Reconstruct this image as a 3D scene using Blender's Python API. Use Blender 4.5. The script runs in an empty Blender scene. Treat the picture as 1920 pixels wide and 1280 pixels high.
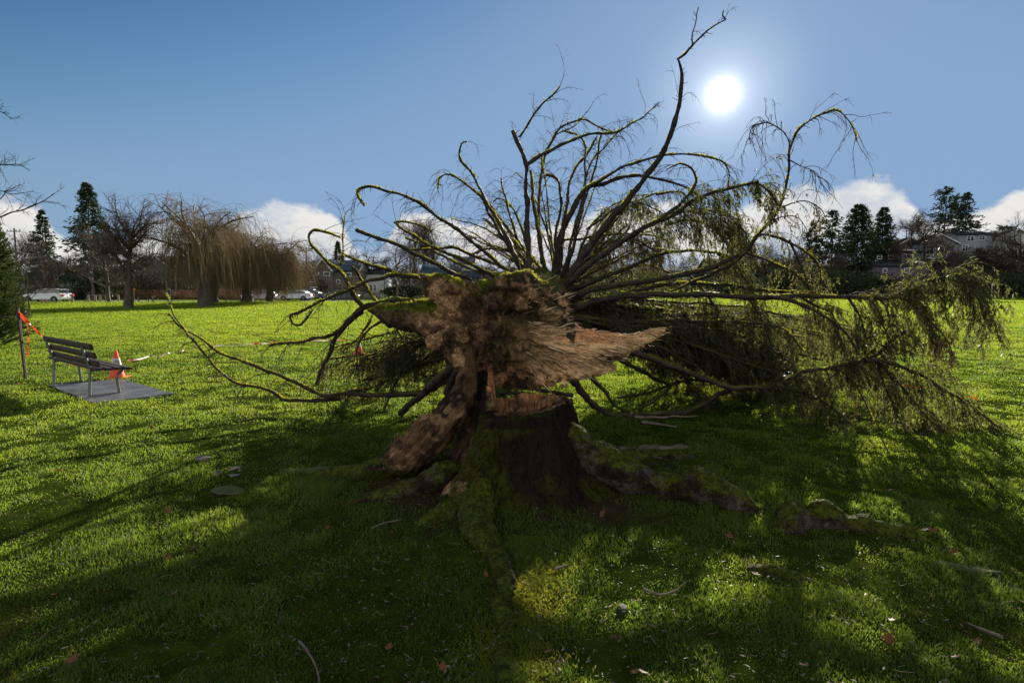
import bpy, math, random
import numpy as np
from mathutils import Vector

random.seed(7)
RNG = np.random.default_rng(11)
C = bpy.context.scene.collection
R = math.radians

# ---------------------------------------------------------------- camera
CAM_H, FPX, HORIZON = 1.5, 1066.7, 543.0
PITCH = math.atan((640 - HORIZON) / FPX)
cd = bpy.data.cameras.new('camera')
cd.lens, cd.sensor_width, cd.clip_end, cd.clip_start = 20.0, 36.0, 4000.0, 0.05
cam = bpy.data.objects.new('camera', cd)
C.objects.link(cam)
cam.location = (0, 0, CAM_H)
cam.rotation_euler = (math.pi / 2 - PITCH, 0, 0)
bpy.context.scene.camera = cam


def ray(px, py):
    """Direction in the world of a point of the 1920x1280 photograph."""
    dx, dy = (px - 960) / FPX, (640 - py) / FPX
    cp, sp = math.cos(PITCH), math.sin(PITCH)
    return np.array([dx, cp + dy * sp, -sp + dy * cp])


def P(px, py, Y):
    d = ray(px, py)
    return np.array([0, 0, CAM_H]) + d * (Y / d[1])


def G(px, py, z=0.0):
    d = ray(px, py)
    return np.array([0, 0, CAM_H]) + d * ((z - CAM_H) / d[2])


# ---------------------------------------------------------------- sun, sky, exposure
SUN_DIR = ray(1355, 178)
SUN_DIR = SUN_DIR / np.linalg.norm(SUN_DIR)
SUN_EL = math.asin(SUN_DIR[2])
SUN_AZ = math.atan2(SUN_DIR[0], SUN_DIR[1])
sl = bpy.data.lights.new('sun', 'SUN')
sl.energy, sl.angle, sl.color = 5.0, R(0.6), (1.0, 0.90, 0.74)
sun = bpy.data.objects.new('sun', sl)
C.objects.link(sun)
sun.rotation_euler = Vector(SUN_DIR).to_track_quat('Z', 'Y').to_euler()
sun.location = (8, 20, 12)
sc = bpy.context.scene
sc.view_settings.view_transform = 'Standard'
sc.view_settings.look = 'None'
sc.view_settings.exposure = 1.0
sc.view_settings.gamma = 1.0
sc.cycles.sample_clamp_indirect = 6.0
sc.cycles.max_bounces = 6
sc.cycles.transparent_max_bounces = 8
SKY_STRENGTH = 0.09


class NT:
    """Short-hand for building node trees."""

    def __init__(self, tree):
        self.t = tree
        tree.nodes.clear()

    def n(self, kind, **kw):
        nd = self.t.nodes.new(kind)
        for k, v in kw.items():
            if k.startswith('i_'):
                nd.inputs[k[2:].replace('_', ' ')].default_value = v
            else:
                setattr(nd, k, v)
        return nd

    def l(self, a, b):
        self.t.links.new(a, b)

    def val(self, x, sock):
        if isinstance(x, (int, float)):
            sock.default_value = x
        elif isinstance(x, (tuple, list)):
            sock.default_value = x
        else:
            self.l(x, sock)

    def math(self, op, a, b=0.0, c=None, clamp=False):
        nd = self.n('ShaderNodeMath', operation=op, use_clamp=clamp)
        self.val(a, nd.inputs[0])
        self.val(b, nd.inputs[1])
        if c is not None:
            self.val(c, nd.inputs[2])
        return nd.outputs[0]

    def vmath(self, op, a, b=(0, 0, 0)):
        nd = self.n('ShaderNodeVectorMath', operation=op)
        self.val(a, nd.inputs[0])
        self.val(b, nd.inputs[1])
        return nd.outputs['Value'] if op in ('DOT_PRODUCT', 'LENGTH') else nd.outputs[0]

    def mix(self, f, a, b, blend='MIX'):
        nd = self.n('ShaderNodeMix', data_type='RGBA', blend_type=blend)
        self.val(f, nd.inputs[0])
        self.val(a, nd.inputs[6])
        self.val(b, nd.inputs[7])
        return nd.outputs[2]

    def noise(self, vec, scale, detail=4, rough=0.55, dist=0.0):
        nd = self.n('ShaderNodeTexNoise')
        nd.inputs['Scale'].default_value = scale
        nd.inputs['Detail'].default_value = detail
        nd.inputs['Roughness'].default_value = rough
        nd.inputs['Distortion'].default_value = dist
        if vec is not None:
            self.l(vec, nd.inputs['Vector'])
        return nd.outputs[0]

    def rng(self, x, a, b, c=0.0, d=1.0, smooth=True):
        nd = self.n('ShaderNodeMapRange', interpolation_type='SMOOTHSTEP' if smooth else 'LINEAR')
        self.val(x, nd.inputs[0])
        for i, v in enumerate((a, b, c, d)):
            self.val(v, nd.inputs[1 + i])
        return nd.outputs[0]

    def ramp(self, x, stops, interp='LINEAR'):
        nd = self.n('ShaderNodeValToRGB')
        cr = nd.color_ramp
        cr.interpolation = interp
        while len(cr.elements) < len(stops):
            cr.elements.new(0.5)
        for e, (p, c) in zip(cr.elements, stops):
            e.position, e.color = p, (*c, 1) if len(c) == 3 else c
        self.l(x, nd.inputs[0])
        return nd.outputs[0]


w = bpy.data.worlds.new('World')
sc.world = w
w.use_nodes = True
T = NT(w.node_tree)
sky = T.n('ShaderNodeTexSky', sky_type='NISHITA', sun_disc=False)
sky.sun_elevation, sky.sun_rotation = SUN_EL, SUN_AZ
sky.altitude, sky.air_density, sky.dust_density, sky.ozone_density = 50, 1.0, 0.15, 2.0
tc = T.n('ShaderNodeTexCoord')
dirv = tc.outputs['Generated']
sep = T.n('ShaderNodeSeparateXYZ')
T.l(dirv, sep.inputs[0])
az = T.math('ARCTAN2', sep.outputs[0], sep.outputs[1])
el = T.math('ARCSINE', sep.outputs[2])
azn = T.math('MULTIPLY_ADD', az, 1 / 1.6, 0.5)
# heights of the cloud bank's top along the horizon, as azimuth -> elevation
prof = [(0, 378), (45, 380), (80, 400), (110, 440), (180, 470), (235, 455), (270, 425), (330, 425), (360, 450), (420, 430),
        (470, 398), (520, 385), (575, 392), (620, 410), (650, 440), (690, 470), (735, 445), (760, 412), (840, 402), (870, 425),
        (930, 425), (1000, 432), (1060, 412), (1130, 402), (1200, 392), (1245, 385), (1290, 395), (1350, 412), (1400, 392),
        (1450, 368), (1500, 358), (1560, 370), (1600, 352), (1640, 345), (1690, 360), (1720, 385), (1745, 412), (1790, 412),
        (1850, 395), (1885, 378), (1920, 366)]
fc = T.n('ShaderNodeFloatCurve')
cv = fc.mapping.curves[0]
pts = []
for px_, py_ in prof:
    d = ray(px_, py_)
    d /= np.linalg.norm(d)
    pts.append((math.atan2(d[0], d[1]) / 1.6 + 0.5, math.asin(d[2]) / 0.3))
pts = [(0.0, 0.35)] + pts + [(1.0, 0.4)]
while len(cv.points) < len(pts):
    cv.points.new(0.5, 0.5)
for p, (a, b) in zip(cv.points, pts):
    p.location = (a, b)
    p.handle_type = 'AUTO_CLAMPED'
fc.mapping.update()
T.l(azn, fc.inputs['Value'])
top = T.math('MULTIPLY', fc.outputs[0], 0.3)
sv = T.vmath('MULTIPLY', dirv, (1, 1, 1.7))
n1 = T.noise(sv, 11, 8, 0.62, 0.3)
n2 = T.noise(sv, 5.0, 6, 0.6)
n3 = T.noise(sv, 26, 6, 0.65)
over = T.math('SUBTRACT', T.math('ADD', top, T.math('MULTIPLY_ADD', n1, 0.085, -0.034)), el)
cmask = T.rng(over, -0.002, 0.016)
hole = T.rng(T.math('ADD', n2, T.math('MULTIPLY', over, 1.2)), 0.44, 0.62)       # gaps of blue low in the bank
hole = T.math('MULTIPLY_ADD', hole, 0.9, 0.1)
body = T.rng(over, 0.05, 0.125, 1.0, 0.30)
cmask = T.math('MULTIPLY', cmask, T.math('MULTIPLY', body, T.math('MULTIPLY_ADD', T.rng(n2, 0.36, 0.52), 0.55, 0.45)))
shade = T.rng(T.math('ADD', T.math('MULTIPLY', over, 5.0), T.math('MULTIPLY', n3, 0.8)), 0.35, 1.15)
ccol = T.mix(shade, (4.8, 4.7, 4.5, 1), (2.7, 2.9, 3.25, 1))
sdot = T.vmath('DOT_PRODUCT', dirv, tuple(SUN_DIR))
# the photograph holds the bright sky back: a soft shoulder on the sky's own radiance
ssep = T.n('ShaderNodeSeparateColor')
T.l(sky.outputs[0], ssep.inputs[0])
scmb = T.n('ShaderNodeCombineColor')
for i, (gain, knee) in enumerate(((0.215, 1.42), (0.176, 2.22), (0.141, 3.5))):
    c_ = T.math('MULTIPLY', T.math('POWER', ssep.outputs[i], 2.0), gain)
    q_ = T.math('POWER', T.math('DIVIDE', c_, knee), 3.0)
    T.l(T.math('DIVIDE', c_, T.math('POWER', T.math('ADD', q_, 1.0), 1 / 3.0)), scmb.inputs[i])
skyc = T.mix(cmask, scmb.outputs[0], ccol)
# unseen bright cloud added behind the camera as fill light for the front faces
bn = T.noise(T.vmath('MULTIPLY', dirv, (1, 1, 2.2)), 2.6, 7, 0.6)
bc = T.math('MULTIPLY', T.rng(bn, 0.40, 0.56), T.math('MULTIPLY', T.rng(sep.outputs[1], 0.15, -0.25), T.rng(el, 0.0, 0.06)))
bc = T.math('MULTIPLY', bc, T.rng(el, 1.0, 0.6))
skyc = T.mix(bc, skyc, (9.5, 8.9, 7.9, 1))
# the sun's own disc with its blown-out surround, as a light of the sky
core = T.math('MULTIPLY', T.math('POWER', T.math('MAXIMUM', sdot, 0.0), 16000.0), 60.0)
aure = T.math('MULTIPLY', T.math('POWER', T.math('MAXIMUM', sdot, 0.0), 3200.0), 5.0)
aure2 = T.math('MULTIPLY', T.math('POWER', T.math('MAXIMUM', sdot, 0.0), 300.0), 2.0)
glow = T.math('ADD', T.math('ADD', core, aure), aure2)
gl = T.n('ShaderNodeCombineColor')
for i, k in enumerate((1.0, 0.98, 0.94)):
    T.l(T.math('MULTIPLY', glow, k), gl.inputs[i])
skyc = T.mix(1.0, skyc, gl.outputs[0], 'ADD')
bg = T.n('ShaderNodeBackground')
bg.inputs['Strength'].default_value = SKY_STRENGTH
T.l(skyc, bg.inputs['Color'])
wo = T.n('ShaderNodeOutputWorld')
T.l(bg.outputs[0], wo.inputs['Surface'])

# ---------------------------------------------------------------- noise and surfaces in numpy
_PERM = np.random.default_rng(3).permutation(256).astype(np.int32)
_PERM = np.concatenate([_PERM, _PERM, _PERM])
_VAL = np.random.default_rng(4).uniform(-1, 1, 256).astype(np.float32)


def vnoise(x, y, z):
    x, y, z = (np.asarray(a, dtype=np.float32) for a in (x, y, z))
    xi, yi, zi = np.floor(x).astype(np.int32), np.floor(y).astype(np.int32), np.floor(z).astype(np.int32)
    xf, yf, zf = x - xi, y - yi, z - zi
    u, v, s = (a * a * (3 - 2 * a) for a in (xf, yf, zf))
    xi &= 255
    yi &= 255
    zi &= 255

    def h(a, b, c):
        return _VAL[_PERM[_PERM[_PERM[(xi + a) & 255] + ((yi + b) & 255)] + ((zi + c) & 255)]]
    x00 = h(0, 0, 0) * (1 - u) + h(1, 0, 0) * u
    x10 = h(0, 1, 0) * (1 - u) + h(1, 1, 0) * u
    x01 = h(0, 0, 1) * (1 - u) + h(1, 0, 1) * u
    x11 = h(0, 1, 1) * (1 - u) + h(1, 1, 1) * u
    return (x00 * (1 - v) + x10 * v) * (1 - s) + (x01 * (1 - v) + x11 * v) * s


def fbm(x, y, z, o=4):
    a, s, f = 0.0, 0.5, 1.0
    for i in range(o):
        a = a + s * vnoise(x * f + 17.3 * i, y * f + 5.1 * i, z * f + 9.7 * i)
        s, f = s * 0.5, f * 2.03
    return a


def unit(v):
    return v / np.maximum(np.linalg.norm(v, axis=-1, keepdims=True), 1e-9)


class MB:
    """Collects triangles and quads with optional per-vertex attributes; build() links them as ONE mesh object."""

    def __init__(self):
        self.v, self.f3, self.f4, self.n, self.att = [], [], [], 0, []

    def add(self, v, f, att=None):
        v = np.asarray(v, dtype=np.float32).reshape(-1, 3)
        f = np.asarray(f, dtype=np.int32)
        if len(v) == 0 or len(f) == 0:
            return
        (self.f3 if f.shape[1] == 3 else self.f4).append(f + self.n)
        self.v.append(v)
        a = np.zeros(len(v), np.float32) if att is None else np.broadcast_to(np.asarray(att, np.float32), (len(v),))
        self.att.append(a)
        self.n += len(v)

    def build(self, name, mat, parent=None, smooth=False, loc=None):
        v = np.concatenate(self.v) if self.v else np.zeros((0, 3), np.float32)
        off = np.zeros(3)
        if loc is not None:
            off = np.asarray(loc, dtype=np.float64)
        elif parent is not None and parent.type == 'EMPTY':
            off = np.array(parent.location)
        elif parent is not None:
            q = parent
            while q is not None:
                off = off + np.array(q.location)
                q = q.parent
        v = v - off.astype(np.float32)
        me = bpy.data.meshes.new(name)
        f3 = np.concatenate(self.f3) if self.f3 else np.zeros((0, 3), np.int32)
        f4 = np.concatenate(self.f4) if self.f4 else np.zeros((0, 4), np.int32)
        nl = f3.size + f4.size
        me.vertices.add(len(v))
        me.vertices.foreach_set('co', v.ravel())
        me.loops.add(nl)
        me.loops.foreach_set('vertex_index', np.concatenate([f3.ravel(), f4.ravel()]))
        me.polygons.add(len(f3) + len(f4))
        ls = np.concatenate([np.arange(len(f3)) * 3, f3.size + np.arange(len(f4)) * 4]).astype(np.int32)
        me.polygons.foreach_set('loop_start', ls)
        if smooth:
            me.polygons.foreach_set('use_smooth', np.ones(len(ls), dtype=bool))
        at = me.attributes.new('rnd', 'FLOAT', 'POINT')
        at.data.foreach_set('value', np.concatenate(self.att) if self.att else np.zeros(0, np.float32))
        me.update(calc_edges=True)
        me.validate()
        me.materials.append(mat)
        o = bpy.data.objects.new(name, me)
        C.objects.link(o)
        if parent is not None:
            o.parent = parent
            if loc is not None:
                o.location = loc
        elif loc is not None:
            o.location = loc
        return o


def vattr(o, name, arr, kind='FLOAT_COLOR'):
    at = o.data.attributes.new(name, kind, 'POINT')
    if kind == 'FLOAT_COLOR':
        a = np.ones((len(arr), 4), np.float32)
        a[:, :3] = arr
        at.data.foreach_set('color', a.ravel())
    else:
        at.data.foreach_set('vector', np.asarray(arr, np.float32).ravel())


def thing(name, label, cat, loc=(0, 0, 0), group=None):
    o = bpy.data.objects.new(name, None)
    C.objects.link(o)
    o.empty_display_size = 0.2
    o.location = tuple(float(a) for a in loc)
    return tag(o, label, cat, group)


def tag(o, label=None, cat=None, group=None, kind=None):
    if label:
        o['label'] = label
    if cat:
        o['category'] = cat
    if group:
        o['group'] = group
    if kind:
        o['kind'] = kind
    return o


def catmull(pts, step):
    """Smooth path through pts (n x k), resampled so that samples are about step apart."""
    p = np.asarray(pts, dtype=np.float64)
    if len(p) < 2:
        return p
    q = np.vstack([2 * p[0] - p[1], p, 2 * p[-1] - p[-2]])
    out = []
    for i in range(1, len(q) - 2):
        n = max(1, int(math.ceil(np.linalg.norm(q[i + 1][:3] - q[i][:3]) / step)))
        t = (np.arange(n) / n)[:, None]
        a, b, c, d = q[i - 1], q[i], q[i + 1], q[i + 2]
        out.append(0.5 * (2 * b + (c - a) * t + (2 * a - 5 * b + 4 * c - d) * t ** 2 + (3 * b - a - 3 * c + d) * t ** 3))
    out.append(q[-2][None])
    return np.vstack(out)


def frames(path):
    """Tangent and two normals along paths (..., n, 3)."""
    t = unit(np.gradient(path, axis=-2))
    up = np.zeros_like(t)
    up[..., 2] = 1.0
    flat = np.abs(t[..., 2:3]) > 0.92
    up = np.where(flat, np.array([0.3, 1.0, 0.0]), up)
    a = unit(np.cross(t, up))
    b = np.cross(a, t)
    return t, a, b


def tube(mb, path, rad, sides=8, att=None, rough=0.0, cap=True, seed=0.0):
    path = np.asarray(path, dtype=np.float64)
    n = len(path)
    rad = np.broadcast_to(np.asarray(rad, float), (n,))
    # a steadily transported frame
    t = unit(np.gradient(path, axis=0))
    a = np.zeros((n, 3))
    ref = np.array([0, 0, 1.0]) if abs(t[0][2]) < 0.9 else np.array([1.0, 0, 0])
    a[0] = unit(np.cross(t[0], ref))
    for i in range(1, n):
        v = a[i - 1] - t[i] * np.dot(a[i - 1], t[i])
        a[i] = v / max(np.linalg.norm(v), 1e-9)
    b = np.cross(t, a)
    ang = np.linspace(0, 2 * np.pi, sides, endpoint=False)
    off = np.cos(ang)[None, :, None] * a[:, None] + np.sin(ang)[None, :, None] * b[:, None]
    rr = rad[:, None, None] * np.ones((n, sides, 1))
    if rough:
        q = path[:, None] + off * rad[:, None, None]
        s = 1.0 / max(rad.max() * 1.2, 1e-3)
        rr = rr * (1 + rough * 2 * fbm(q[..., 0] * s + seed, q[..., 1] * s, q[..., 2] * s, 3)[..., None])
    v = path[:, None] + off * rr
    i = np.arange(n - 1)[:, None] * sides
    j = np.arange(sides)[None]
    k = (j + 1) % sides
    f = np.stack([i + j, i + k, i + sides + k, i + sides + j], -1).reshape(-1, 4)
    vv = v.reshape(-1, 3)
    mb.add(vv, f, att)
    if cap:
        for e, r0 in ((0, path[0]), (n - 1, path[-1])):
            ring = v[e]
            vs = np.vstack([ring, r0[None]])
            jj = np.arange(sides)
            kk = (jj + 1) % sides
            ff = np.stack([jj, kk, np.full(sides, sides)], -1)
            if e == 0:
                ff = ff[:, ::-1]
            mb.add(vs, ff, att)


def strands(org, dirs, length, nseg, gravity=0.0, jitter=0.15, rng=RNG):
    """N paths grown from org along dirs, bent by gravity: (N, nseg+1, 3)."""
    N = len(org)
    p = np.zeros((N, nseg + 1, 3))
    p[:, 0] = org
    d = unit(np.asarray(dirs, dtype=np.float64))
    st = (np.broadcast_to(np.asarray(length, float), (N,)) / nseg)[:, None]
    g = np.broadcast_to(np.asarray(gravity, float), (N,))[:, None]
    drift = rng.normal(0, jitter, (N, 3))
    for i in range(nseg):
        d = unit(d + np.array([0, 0, -1.0]) * g + rng.normal(0, jitter, (N, 3)) + drift * 0.5)
        p[:, i + 1] = p[:, i] + d * st
    return p


def strand_tubes(mb, paths, r0, r1, sides=3, att=None):
    N, n, _ = paths.shape
    if N == 0:
        return
    t, a, b = frames(paths)
    ang = np.linspace(0, 2 * np.pi, sides, endpoint=False)
    r0 = np.broadcast_to(np.asarray(r0, float), (N,))[:, None]
    r1 = np.broadcast_to(np.asarray(r1, float), (N,))[:, None]
    rad = (r0 + (r1 - r0) * np.linspace(0, 1, n)[None])[:, :, None, None]
    v = paths[:, :, None] + rad * (np.cos(ang)[None, None, :, None] * a[:, :, None] + np.sin(ang)[None, None, :, None] * b[:, :, None])
    base = (np.arange(N) * n * sides)[:, None, None]
    i = np.arange(n - 1)[None, :, None] * sides
    j = np.arange(sides)[None, None]
    k = (j + 1) % sides
    f = np.stack(np.broadcast_arrays(base + i + j, base + i + k, base + i + sides + k, base + i + sides + j), -1).reshape(-1, 4)
    at = None
    if att is not None:
        at = np.repeat(np.broadcast_to(att, (N,)), n * sides)
    mb.add(v.reshape(-1, 3), f, at)


def sample_on(paths, k, lo=0.1, hi=1.0, rng=RNG):
    """k random points on every path: positions, tangents and the parameter, flattened."""
    N, n, _ = paths.shape
    u = rng.uniform(lo, hi, (N, k)) * (n - 1)
    i = np.minimum(u.astype(int), n - 2)
    f = (u - i)[..., None]
    r = np.arange(N)[:, None]
    a, b = paths[r, i], paths[r, i + 1]
    return (a + (b - a) * f).reshape(-1, 3), unit(b - a).reshape(-1, 3), (u / (n - 1)).ravel()


def perp_rand(t, rng=RNG):
    r = rng.normal(size=t.shape)
    return unit(r - t * np.sum(r * t, axis=-1, keepdims=True))


def cards(mb, c, d, L, W, att=None, rng=RNG, bend=0.0):
    """Pointed leaf faces starting at c along d: one rhombus each."""
    N = len(c)
    if N == 0:
        return
    d = unit(d)
    s = perp_rand(d, rng)
    L = np.broadcast_to(np.asarray(L, float), (N,))[:, None]
    W = np.broadcast_to(np.asarray(W, float), (N,))[:, None]
    nn = np.cross(d, s)
    v = np.stack([c, c + d * L * 0.45 + s * W * 0.5 + nn * bend * L, c + d * L, c + d * L * 0.45 - s * W * 0.5 + nn * bend * L], 1)
    f = (np.arange(N) * 4)[:, None] + np.arange(4)[None]
    mb.add(v.reshape(-1, 3), f, None if att is None else np.repeat(np.broadcast_to(att, (N,)), 4))


def box(mb, c, s, rz=0.0, att=None):
    x, y, z = (np.array(s) / 2)
    v = np.array([[-x, -y, -z], [x, -y, -z], [x, y, -z], [-x, y, -z], [-x, -y, z], [x, -y, z], [x, y, z], [-x, y, z]])
    cr, sr = math.cos(rz), math.sin(rz)
    v = np.stack([v[:, 0] * cr - v[:, 1] * sr, v[:, 0] * sr + v[:, 1] * cr, v[:, 2]], 1) + np.array(c)
    mb.add(v, [[0, 3, 2, 1], [4, 5, 6, 7], [0, 1, 5, 4], [1, 2, 6, 5], [2, 3, 7, 6], [3, 0, 4, 7]], att)


def beam(mb, a, b, wdt, hgt, up=(0, 0, 1), bev=0.0):
    a, b = np.array(a, float), np.array(b, float)
    t = unit(b - a)
    s = unit(np.cross(t, np.array(up, float)))
    u = np.cross(s, t)
    bev = min(bev, wdt * 0.3, hgt * 0.3)
    hw, hh = wdt / 2, hgt / 2
    if bev > 0:
        prof = [(-hw + bev, -hh), (hw - bev, -hh), (hw, -hh + bev), (hw, hh - bev), (hw - bev, hh), (-hw + bev, hh), (-hw, hh - bev), (-hw, -hh + bev)]
    else:
        prof = [(-hw, -hh), (hw, -hh), (hw, hh), (-hw, hh)]
    k = len(prof)
    v = np.array([e + s * x + u * y for e in (a, b) for x, y in prof])
    f = [[i, (i + 1) % k, k + (i + 1) % k, k + i] for i in range(k)]
    mb.add(v, f)
    for e in (0, 1):
        ring = v[e * k:(e + 1) * k]
        vs = np.vstack([ring, ring.mean(0)])
        ff = [[i, (i + 1) % k, k] if e else [(i + 1) % k, i, k] for i in range(k)]
        mb.add(vs, ff)


def surface_nets(F, org, h):
    """Quads of the zero set of F (inside < 0) on a regular grid."""
    nx, ny, nz = F.shape
    s = F < 0
    c = [(i, j, k) for i in (0, 1) for j in (0, 1) for k in (0, 1)]
    acc = np.zeros((nx - 1, ny - 1, nz - 1), np.int8)
    for i, j, k in c:
        acc += s[i:nx - 1 + i, j:ny - 1 + j, k:nz - 1 + k]
    act = (acc > 0) & (acc < 8)
    idx = np.argwhere(act)
    ids = np.full(act.shape, -1, np.int32)
    ids[act] = np.arange(len(idx))
    val = {cc: F[idx[:, 0] + cc[0], idx[:, 1] + cc[1], idx[:, 2] + cc[2]] for cc in c}
    pos = np.zeros((len(idx), 3))
    cnt = np.zeros(len(idx))
    for a in c:
        for ax in range(3):
            if a[ax] == 0:
                b = list(a)
                b[ax] = 1
                b = tuple(b)
                va, vb = val[a], val[b]
                m = (va < 0) != (vb < 0)
                t = np.where(m, va / np.where(m, va - vb, 1), 0)
                p = np.array(a, float)[None] + 0
                p = np.repeat(p, len(idx), 0)
                p[:, ax] = t
                pos += p * m[:, None]
                cnt += m
    pos = pos / cnt[:, None] + idx
    quads = []
    for ax in range(3):
        o1, o2 = [(1, 2), (2, 0), (0, 1)][ax]
        sl0 = [slice(1, -1)] * 3
        sl1 = [slice(1, -1)] * 3
        sl0[ax] = slice(0, -1)
        sl1[ax] = slice(1, None)
        A, B = s[tuple(sl0)], s[tuple(sl1)]
        e = np.argwhere(A != B)
        base = e.copy()
        base[:, o1] += 1
        base[:, o2] += 1
        flip = A[e[:, 0], e[:, 1], e[:, 2]]

        def g(d1, d2):
            q = base.copy()
            q[:, o1] -= d1
            q[:, o2] -= d2
            return ids[q[:, 0], q[:, 1], q[:, 2]]
        q = np.stack([g(1, 1), g(0, 1), g(0, 0), g(1, 0)], 1)
        q[~flip] = q[~flip][:, ::-1]
        quads.append(q)
    q = np.concatenate(quads)
    q = q[(q >= 0).all(1)]
    return np.array(org) + pos * h, q


def smin(a, b, k):
    h = np.clip(0.5 + 0.5 * (b - a) / k, 0, 1)
    return b + (a - b) * h - k * h * (1 - h)


class Field:
    def __init__(self, lo, hi, h):
        self.lo, self.h = np.array(lo, float), h
        n = np.ceil((np.array(hi) - self.lo) / h).astype(int) + 1
        g = [(self.lo[i] + np.arange(n[i]) * h).astype(np.float32) for i in range(3)]
        self.X, self.Y, self.Z = np.meshgrid(*g, indexing='ij')
        self.F = np.full(self.X.shape, 10.0, np.float32)

    def cone(self, a, b, ra, rb, squash=(1, 1, 1)):
        a, b = np.array(a, float), np.array(b, float)
        sq = np.array(squash, float)
        d = (b - a) / sq
        L2 = float(d @ d) + 1e-9
        X, Y, Z = (self.X - a[0]) / sq[0], (self.Y - a[1]) / sq[1], (self.Z - a[2]) / sq[2]
        t = np.clip((X * d[0] + Y * d[1] + Z * d[2]) / L2, 0, 1)
        return (np.sqrt((X - t * d[0]) ** 2 + (Y - t * d[1]) ** 2 + (Z - t * d[2]) ** 2) - (ra + (rb - ra) * t)) * float(sq.min())

    def add(self, f, k=0.06):
        self.F = smin(self.F, f, k).astype(np.float32)

    def sub(self, f, k=0.03):
        self.F = (-smin(-self.F, f, k)).astype(np.float32)

    def chain(self, pts, rad, k=0.05, squash=(1, 1, 1)):
        for i in range(len(pts) - 1):
            self.add(self.cone(pts[i], pts[i + 1], rad[i], rad[i + 1], squash), k)

    def mesh(self):
        F = self.F
        for ax in range(3):
            sl_ = [slice(None)] * 3
            for e in (0, -1):
                sl_[ax] = e
                F[tuple(sl_)] = np.maximum(F[tuple(sl_)], 0.01)
        return surface_nets(F, self.lo, self.h)


def vnormals(v, q):
    n = np.zeros_like(v)
    fn = np.cross(v[q[:, 2]] - v[q[:, 0]], v[q[:, 3]] - v[q[:, 1]])
    for i in range(4):
        np.add.at(n, q[:, i], fn)
    return unit(n)


def relax(v, q, it=2, lam=0.5):
    for _ in range(it):
        s = np.zeros_like(v)
        c = np.zeros(len(v))
        for i in range(4):
            np.add.at(s, q[:, i], v[q[:, (i + 1) % 4]])
            np.add.at(s, q[:, i], v[q[:, (i + 3) % 4]])
            np.add.at(c, q[:, i], 2)
        v = v + lam * (s / c[:, None] - v)
    return v


# ---------------------------------------------------------------- materials
def new_mat(name):
    m = bpy.data.materials.new(name)
    m.use_nodes = True
    return m, NT(m.node_tree)


def principled(t, color, rough=0.8, bump=None, bstr=0.3, bdist=0.02, spec=0.3, metal=0.0, **kw):
    b = t.n('ShaderNodeBsdfPrincipled')
    t.val(color, b.inputs['Base Color'])
    t.val(rough, b.inputs['Roughness'])
    t.val(spec, b.inputs['Specular IOR Level'])
    b.inputs['Metallic'].default_value = metal
    for k, v in kw.items():
        b.inputs[k.replace('_', ' ')].default_value = v
    if bump is not None:
        bn = t.n('ShaderNodeBump')
        bn.inputs['Strength'].default_value = bstr
        bn.inputs['Distance'].default_value = bdist
        t.l(bump, bn.inputs['Height'])
        t.l(bn.outputs[0], b.inputs['Normal'])
    return b


def out(t, sh):
    o = t.n('ShaderNodeOutputMaterial')
    t.l(sh, o.inputs['Surface'])


def objco(t):
    return t.n('ShaderNodeTexCoord').outputs['Object']


def geopos(t):
    return t.n('ShaderNodeNewGeometry').outputs['Position']


def m_simple(name, col, rough=0.7, scale=4.0, var=0.25, bstr=0.15, spec=0.3, metal=0.0, **kw):
    """A paint, plaster, cloth or metal with a little uneven wear."""
    m, t = new_mat(name)
    co = objco(t)
    n = t.noise(co, scale, 5, 0.6)
    n2 = t.noise(co, scale * 9, 3, 0.6)
    f = t.math('MULTIPLY_ADD', n, 2 * var, 1 - var)
    c = t.mix(1.0, (*col, 1), t.mix(t.rng(n, 0.3, 0.7), (1 - var, 1 - var, 1 - var, 1), (1 + var * .6, 1 + var * .6, 1 + var * .6, 1)), 'MULTIPLY')
    out(t, principled(t, c, rough, n2, bstr, 0.01, spec, metal, **kw).outputs[0])
    return m


def m_foliage(name, c1, c2, trans=0.35, rough=0.5, spec=0.3, scale=1.5, tcol=None):
    """Thin leaves: reflect, and let some light through; colour varies face by face and over patches."""
    m, t = new_mat(name)
    at = t.n('ShaderNodeAttribute', attribute_name='rnd')
    n = t.noise(geopos(t), scale, 3, 0.6)
    f = t.math('ADD', t.math('MULTIPLY', at.outputs['Fac'], 0.6), t.math('MULTIPLY_ADD', n, 1.2, -0.4), clamp=True)
    c = t.mix(f, (*c1, 1), (*c2, 1))
    b = principled(t, c, rough, spec=spec)
    tr = t.n('ShaderNodeBsdfTranslucent')
    if tcol is None:
        t.l(c, tr.inputs['Color'])
    else:
        t.l(t.mix(0.6, c, (*tcol, 1)), tr.inputs['Color'])
    ms = t.n('ShaderNodeMixShader')
    ms.inputs[0].default_value = trans
    t.l(b.outputs[0], ms.inputs[1])
    t.l(tr.outputs[0], ms.inputs[2])
    out(t, ms.outputs[0])
    return m


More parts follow.
